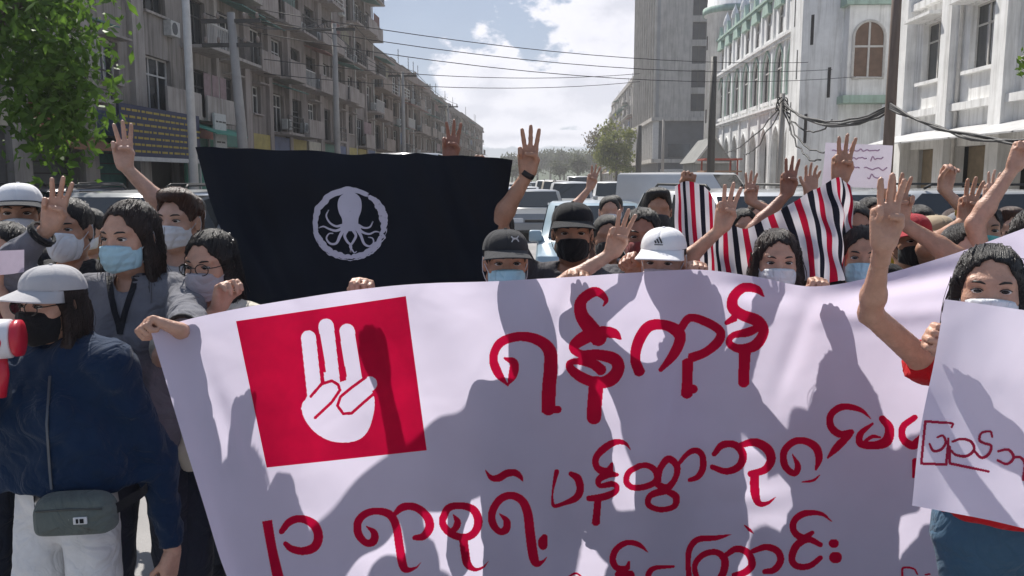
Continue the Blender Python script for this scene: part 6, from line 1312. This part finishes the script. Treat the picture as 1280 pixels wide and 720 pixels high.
N_ = person('woman in red tee and blue jeans holding white sheet, three fingers raised', head=(1240, 309), Y=2.18, face=(-0.12, -1), look=(-0.42, -1), pitch=-0.02, hair=('bob', 0, dict(line=-0.008)), female=True, build=0.9, lean=(-0.22, 0), pants=((0.05, 0.105, 0.165), 'long', 1.09), shirt=('red_tee', (0.50, 0.008, 0.014), dict(hem=0.965, loose=0.006, cuff=0.14, wide=-0.02)), mask=(SM_W, 'surgical'), skin_i=0,
            arms=(up(1104, 306, 1.95, d=(0.03, 0.05, 1), n=(0.15, -1, 0), pole=(-1, 0.25, -0.25)), arm(1196, 428, 2.05, d=(-0.95, -0.25, 0.25), n=(0.1, -0.75, 0.0), pose='grip', pole=(0.5, 0, -1))))
R_ = person('person with pale blue mask beside the striped cloth, palm raised', head=(1080, 285), Y=3.25, look=(-0.3, -1), hair=('short', 0), shirt=('grey_blue_tee', (0.22, 0.24, 0.27), {}), mask=(SM_B, 'surgical'), skin_i=1, arms=(None, up(1124, 276, 3.2, d=(0.06, 0, 1), pose='three')))
person('person in mustard yellow long sleeves with one fist up', head=(1150, 258), Y=4.3, look=(-0.2, -1), hair=('short', 0), shirt=('mustard', (0.42, 0.26, 0.02), dict(sleeve='long', cuff=0.55)), skin_i=0, res=1.5, mask=(SM_W, 'cloth'), arms=(None, up(1180, 238, 4.2, d=(0.15, 0, 1), pose='pinch')))
person('person with turquoise mask and hand held up', head=(1228, 254), Y=3.7, look=(-0.2, -1), hair=('short', 0), shirt=('white_tee', (0.66, 0.66, 0.67), {}), skin_i=1, mask=((0.16, 0.50, 0.46), 'surgical'), arms=(up(1206, 276, 3.6, d=(0.12, 0, 1), n=(0, -1, 0)), None))
person('dark-haired person in black tee with bent bare arm overhead', head=(1296, 262), Y=3.25, look=(-0.4, -1), hair=('bob', 0), female=True, shirt=('black_tee', (0.02, 0.02, 0.022), {}), skin_i=0, mask=((0.3, 0.06, 0.06), 'cloth'), arms=(arm(1268, 208, 3.2, d=(0.35, 0, 1), n=(0, -1, 0), pose='fist', pole=(-1, 0, 0.1)), None))
person('person in white long sleeves standing behind mustard sleeves', head=(1196, 262), Y=4.9, hair=('bob', 1), female=True, shirt=('white_tee', (0.66, 0.66, 0.67), dict(sleeve='long')), skin_i=1, res=1.6, mask=(SM_W, 'surgical'))
person('person in white tee and red cap behind the raised palms', head=(1140, 268), Y=3.7, cap=(cloth('cap_red', (0.35, 0.03, 0.04), crease=0.1),) * 2, hair=('capped', 2), shirt=('white_tee', (0.66, 0.66, 0.67), {}), skin_i=1, res=1.45, mask=((0.03, 0.03, 0.03), 'cloth'))
# hidden behind the cloths, hands showing
person('flag bearer hidden behind the black flag, arms spread', head=(446, 255), Y=3.62, hair=('short', 0), shirt=('black_tee', (0.02, 0.02, 0.022), {}), skin_i=1, res=1.45, arms=(arm(296, 228, 3.45, d=(-0.25, 0, 1), n=(0, -1, 0), pose='fist'), arm(600, 228, 3.45, d=(0.2, 0, 1), n=(0, -1, 0), pose='fist')))
person('person behind the black flag gripping the banner under it', head=(402, 270), Y=3.44, hair=('short', 0), shirt=('olive_tee', (0.12, 0.12, 0.05), {}), skin_i=0, res=1.45, arms=(None, grip(458, 376, 2.80)))
person('person behind the black flag with reddened hand above its edge', head=(585, 250), Y=4.0, hair=('short', 0), shirt=('brown_tee', (0.10, 0.05, 0.04), {}), skin_i=3, res=1.45, arms=(up(563, 200, 3.9), None))
person('dark-haired person looking out past the flag edge', head=(622, 262), Y=4.1, hair=('tall', 0), shirt=('grey_sweat', (0.155, 0.155, 0.175), {}), skin_i=3, res=1.45, mask=((0.03, 0.03, 0.03), 'cloth'))
person('person far behind black cap with bare arm reaching up', head=(762, 246), Y=6.6, hair=('short', 0), shirt=('brown_tee', (0.10, 0.05, 0.04), {}), skin_i=0, res=1.5, mask=(SM_W, 'cloth'), arms=(up(738, 234, 6.5, d=(0.2, 0, 1)), None))
person('person holding striped cloth up with open hand', head=(1066, 254), Y=3.55, hair=('short', 0), shirt=('black_tee', (0.02, 0.02, 0.022), {}), skin_i=1, res=1.45, arms=(up(1050, 226, 3.42, pose='three'), None))
person('person behind striped cloth with dark hand raised', head=(1004, 262), Y=4.2, hair=('short', 0), shirt=('brown_tee', (0.10, 0.05, 0.04), {}), skin_i=3, res=1.5, arms=(up(984, 242, 4.1), None))
person('person holding the handwritten card overhead', head=(1090, 248), Y=4.75, hair=('bob', 0), female=True, shirt=('pink_tee', (0.45, 0.12, 0.18), {}), skin_i=0, res=1.5, mask=(SM_B, 'surgical'), arms=(arm(1040, 240, 4.66, d=(0, -0.1, 1), n=(0, -1, 0), pose='pinch'), arm(1106, 242, 4.66, d=(0, -0.1, 1), n=(0, -1, 0), pose='pinch')))

for lab, hd, Y, kw in (
    ('person in pale pink tee with open palm up beside the striped cloth', (1030, 268), 4.6, dict(shirt=('pink_tee2', (0.55, 0.36, 0.40), {}), arms=(None, up(1012, 244, 4.6, pose='open')))),
    ('person in navy tee and tan cap between the raised palms', (1172, 270), 3.9, dict(shirt=('navy_tee', (0.02, 0.03, 0.07), {}), skin_i=2, cap=(cloth('cap_tan', (0.40, 0.32, 0.22), crease=0.1),) * 2, hair=('capped', 0), mask=(SM_B, 'surgical'))),
    ('person in grey hoodie with small raised hand near the awnings', (1262, 262), 4.8, dict(shirt=('grey_hood', (0.22, 0.22, 0.23), dict(sleeve='long')), hair=('tall', 1), skin_i=2, mask=(SM_W, 'cloth'), arms=(up(1236, 252, 4.8), None))),
    ('person in black long sleeves with hand up behind the red tee', (1206, 282), 3.3, dict(shirt=('black_long', (0.02, 0.02, 0.022), dict(sleeve='long')), skin_i=2, mask=(SM_W, 'surgical'))),
    ('person in white shirt and white cap behind the card', (1112, 262), 5.4, dict(shirt=('white_tee', (0.66, 0.66, 0.67), {}), cap=(WHT, WHT), hair=('capped', 0), mask=(SM_B, 'surgical'))),
    ('person in teal shirt behind the white cap', (868, 262), 4.4, dict(shirt=('teal_tee', (0.05, 0.20, 0.20), {}), skin_i=2, mask=(SM_W, 'surgical'))),
    ('person in burgundy shirt with raised palm behind the striped cloth', (930, 262), 4.9, dict(shirt=('burgundy', (0.22, 0.03, 0.05), {}), mask=(SM_W, 'cloth'), arms=(None, up(938, 252, 4.9)))),
    ('person in faded yellow tee behind the grey sweatshirt', (110, 262), 4.4, dict(shirt=('faded_yellow', (0.5, 0.42, 0.16), {}), mask=(SM_W, 'cloth'))),
    ('person in light shirt past the navy jacket', (44, 258), 4.2, dict(shirt=('light_shirt', (0.5, 0.5, 0.52), {}), mask=(SM_B, 'surgical'))),
    ('person in light grey tee behind the black mask', (760, 270), 4.3, dict(shirt=('grey_tee3', (0.4, 0.4, 0.41), {}), skin_i=1, mask=((0.05, 0.05, 0.05), 'cloth')))):
    a_ = dict(hair=('short', 0), res=1.55, skin_i=0); a_.update(kw); person(lab, head=hd, Y=Y, **a_)

# ---- worn and carried things
def strap(root, name, pts, w, m, o, thick=0.0015, side=(1, 0, 0)):
    rows = []
    for i, p in enumerate(pts):
        sdv = np.asarray(side, float) * w / 2; rows.append([A3(np.asarray(p) - o - sdv), A3(np.asarray(p) - o + sdv)])
    mb = MB(); mb.grid(rows); back = [[q + np.array((0, 0.003, 0)) for q in r] for r in rows]; mb.grid([r[::-1] for r in back]); return mb.build(name, m, root, True, fix=False)
# lanyard of the grey sweatshirt
o = B_['o']; lm = cloth('lanyard', (0.012, 0.012, 0.016), 0.6)
def onfront(obj, px, py, off=0.006):
    ob = obj['shirt']; me = ob.data; bv = obj.get('bvh')
    if bv is None:
        co = np.empty(len(me.vertices) * 3, np.float32); me.vertices.foreach_get('co', co); co = co.reshape(-1, 3) + obj['o']
        bv = obj['bvh'] = BVHTree.FromPolygons([tuple(v) for v in co.tolist()], [tuple(p.vertices) for p in me.polygons])
    d = ray(px, py).normalized(); loc, n, i, ds = bv.ray_cast(CAM, d)
    return None if loc is None else np.array(loc - d * off)
ly = empty
for k, pth in enumerate(([(136, 345), (137, 358), (139, 372), (143, 390), (148, 406), (150, 418)], [(170, 345), (166, 360), (161, 374), (156, 390), (152, 405), (150, 418)])):
    pts = [onfront(B_, *q) for q in pth]; pts = [p for p in pts if p is not None]
    if len(pts) > 2: strap(B_['root'], 'lanyard_strap', pts, 0.020, lm, o)
# dark straps of the cream shirt
for pth in ([(248, 345), (247, 360), (247, 375), (247, 392)], [(283, 345), (285, 362), (285, 380), (284, 396)]):
    pts = [onfront(C_, *q, 0.008) for q in pth]; pts = [p for p in pts if p is not None]
    if len(pts) > 2: strap(C_['root'], 'bag_strap', pts, 0.036, BLK, C_['o'])
# wristband of the man in the black cap
S_, E_, W_ = H_['jt'][0]; d = nrm(W_ - E_); a = nrm(np.cross(d, (0, 1, 0.2))); b = np.cross(d, a); mb = MB()
mb.tube([W_ - d * 0.012, W_ - d * 0.010, W_ + d * 0.008, W_ + d * 0.010], [0.027, 0.0295, 0.0295, 0.027], 18); wb = mb.build('wristband', mat('wristband', (0.012, 0.012, 0.013), 0.4), H_['root'], True)
# zip, waist bag
pts = [onfront(A, *q, 0.010) for q in [(62, 470), (60, 500), (58, 530), (60, 560), (62, 590), (64, 612)]]; pts = [p for p in pts if p is not None]
if len(pts) > 2: strap(A['root'], 'zip', pts, 0.007, mat('zip', (0.10, 0.11, 0.13), 0.4, metal=0.6), A['o'])

def waist_bag():
    root = empty('waist_bag', P(98, 640, 2.19), 0.17, 'grey-green zipped waist bag with small white label worn over white shorts', 'bag'); gm = cloth('bag_grey', (0.115, 0.135, 0.125), 0.7)
    w, h, t = 0.215, 0.115, 0.06; mb = MB(); rows = []
    prof = [(1.0, 0.0, 0.0), (1.0, 0.35, 0.55), (0.93, 0.8, 0.95), (0.80, 1.0, 1.0)]
    n = 40
    for sc_, dep, _ in prof + [(0.4, 1.12, 0), (0.01, 1.15, 0)]:
        rows.append([(math.copysign(abs(math.cos(a)) ** 0.45, math.cos(a)) * w / 2 * sc_, -dep * t, math.copysign(abs(math.sin(a)) ** 0.5, math.sin(a)) * h / 2 * sc_ - 0.006 * math.cos(2 * a)) for a in np.linspace(0, 2 * math.pi, n + 1)])
    mb.grid(rows); mb.build('pouch', gm, root, True)
    mb = MB(); mb.tube([(-w * 0.40, -t * 1.02, h * 0.26), (0, -t * 1.13, h * 0.30), (w * 0.40, -t * 1.02, h * 0.26)], 0.003, 6); mb.build('zip', mat('zip_grey', (0.06, 0.065, 0.06), 0.4), root, True)
    mb = MB(); mb.bbox(0.012, 0.048, -t * 1.2, -t * 1.09, -0.008, 0.012, 0.002); lb = mb.build('label_patch', mat('patch_white', (0.6, 0.6, 0.6), 0.6), root)
    mb = MB(); mb.box(0.020, 0.026, -t * 1.23, -t * 1.205, -0.004, 0.008); mb.box(0.030, 0.040, -t * 1.23, -t * 1.205, -0.004, 0.008); tag(mb.build('printed_mark', BLK, lb), kind='stuff')
    for q in (-1, 1):
        mb = MB(); pts = [(q * w * 0.48, -0.02, 0.01), (q * 0.128, 0.030, 0.016), (q * 0.150, 0.095, 0.02), (q * 0.130, 0.18, 0.022), (0, 0.225, 0.022)]; pts = catmull(pts, 5)
        mb.grid([[A3(p) + np.array((0, 0, -0.016)), A3(p) + np.array((0, 0, 0.016))] for p in pts]); mb.build('belt', BLK, root, True, fix=False)
waist_bag()
def megaphone():
    # mouthpiece before her mask, horn towards the side of the street
    m0 = np.array(P(30, 422, 2.13)); root = empty('megaphone', m0, 0, 'red and white megaphone held to the face of the woman in navy', 'megaphone'); ax = nrm((-0.92, -0.30, -0.02)); a = nrm(np.cross(ax, (0, 0, 1))); b = np.cross(a, ax)
    RM = mat('megaphone_red', (0.52, 0.012, 0.035), 0.35, 0.05, coat=0.3); WM = mat('megaphone_white', (0.72, 0.70, 0.72), 0.35, 0.04, coat=0.3)
    def rev(name, prof, m, par=root):
        mb = MB(); mb.tube([ax * t * 1.12 for t, r in prof], [r * 1.12 for t, r in prof], 32); return mb.build(name, m, par, True)
    rev('mouthpiece', [(0.0, 0.030), (0.004, 0.043), (0.018, 0.044), (0.022, 0.040)], RM); body = rev('housing', [(0.022, 0.040), (0.026, 0.046), (0.090, 0.050), (0.096, 0.047)], WM)
    rev('horn', [(0.096, 0.046), (0.13, 0.050), (0.20, 0.066), (0.27, 0.092), (0.33, 0.112)], WM); rev('rim', [(0.325, 0.112), (0.333, 0.119), (0.345, 0.119), (0.348, 0.112)], RM)
    mb = MB(); o = -np.array(ax) * 0 + (-b) * 0.045 + ax * 0.06
    mb.tube([A3(o), A3(o - b * 0.05), A3(o - b * 0.11 + ax * 0.01)], [0.016, 0.017, 0.015], 12); mb.build('handle', RM, root, True)
    mb = MB(); mk = [[(0.040, 0.4), (0.036, 0.0), (0.044, -0.5), (0.060, -0.55), (0.064, -0.1), (0.054, 0.0)], [(0.074, 0.45), (0.074, -0.1)], [(0.074, -0.35), (0.074, -0.5)], [(0.048, 0.5), (0.064, 0.42)]]
    for st in mk:
        rows = []
        for t, ang in catmull([np.array(q) for q in st], 4):
            e = []
            for dt in (-0.0032, 0.0032):
                an = math.radians(-68) + ang * 0.62 + dt * 8; e.append(A3(ax * (t + dt * 0.6) * 1.12 + (a * math.sin(an + math.pi / 2) * -1 * 0 + (-(np.array((0, 1, 0)) - ax * ax[1])) / np.linalg.norm(np.array((0, 1, 0)) - ax * ax[1]) * math.cos(ang * 0.62 + dt * 8) + b * math.sin(ang * 0.62 + dt * 8)) * 0.0512 * 1.12))
            rows.append(e)
        mb.grid(rows)
    mb.build('emblem', RM, body, False, fix=False)
megaphone()
bg = [(-2.6, 6.0, 1.66, 'navy polo', (0.02, 0.03, 0.08)), (-1.5, 6.8, 1.70, 'olive shirt', (0.10, 0.11, 0.05)), (-3.6, 5.2, 1.62, 'rust top', (0.30, 0.08, 0.03)), (0.55, 7.5, 1.64, 'pale blue shirt', (0.35, 0.45, 0.55)), (1.5, 6.2, 1.63, 'maroon shirt', (0.20, 0.02, 0.03)), (2.3, 5.4, 1.60, 'teal top', (0.03, 0.20, 0.18)), (3.2, 6.4, 1.62, 'lilac top', (0.38, 0.28, 0.42)), (-0.6, 8.4, 1.66, 'white vest', (0.62, 0.62, 0.62)), (2.75, 4.9, 1.58, 'orange tee', (0.50, 0.20, 0.05)), (-4.4, 6.4, 1.64, 'checked green shirt', (0.10, 0.22, 0.10))]
for k, (x, y, h, nm, c) in enumerate(bg):
    person('marcher in %s farther back in the crowd' % nm, 'marchers farther back', pos=(x, y), H=h, hair=(('short', 'bob', 'tall')[k % 3], k % 3), female=k % 3 == 1, shirt=('bg%d' % k, c, {}), skin_i=k % 4, res=1.9, mask=((SM_W, SM_B, (0.03, 0.03, 0.03))[k % 3], 'cloth'), legs='walk')
# ================================================================== hazy air over the street
mb = MB(); mb.box(-330, 330, -58, 770, -1.4, 54); hz = mb.build('haze', None); hz.data.materials.clear()
hm = bpy.data.materials.new('haze_air'); hm.use_nodes = True; nt = hm.node_tree; nt.nodes.clear(); vo = nt.nodes.new('ShaderNodeVolumePrincipled'); ou = nt.nodes.new('ShaderNodeOutputMaterial')
vo.inputs['Color'].default_value = (0.92, 0.93, 0.96, 1); vo.inputs['Density'].default_value = 0.0008; vo.inputs['Anisotropy'].default_value = 0.35; nt.links.new(vo.outputs[0], ou.inputs['Volume']); hz.data.materials.append(hm); tag(hz, kind='stuff')
print('script', round(time.time() - T0, 1), 'objects', len(bpy.data.objects), 'tris', sum(2 * len(m.polygons) for m in bpy.data.meshes))
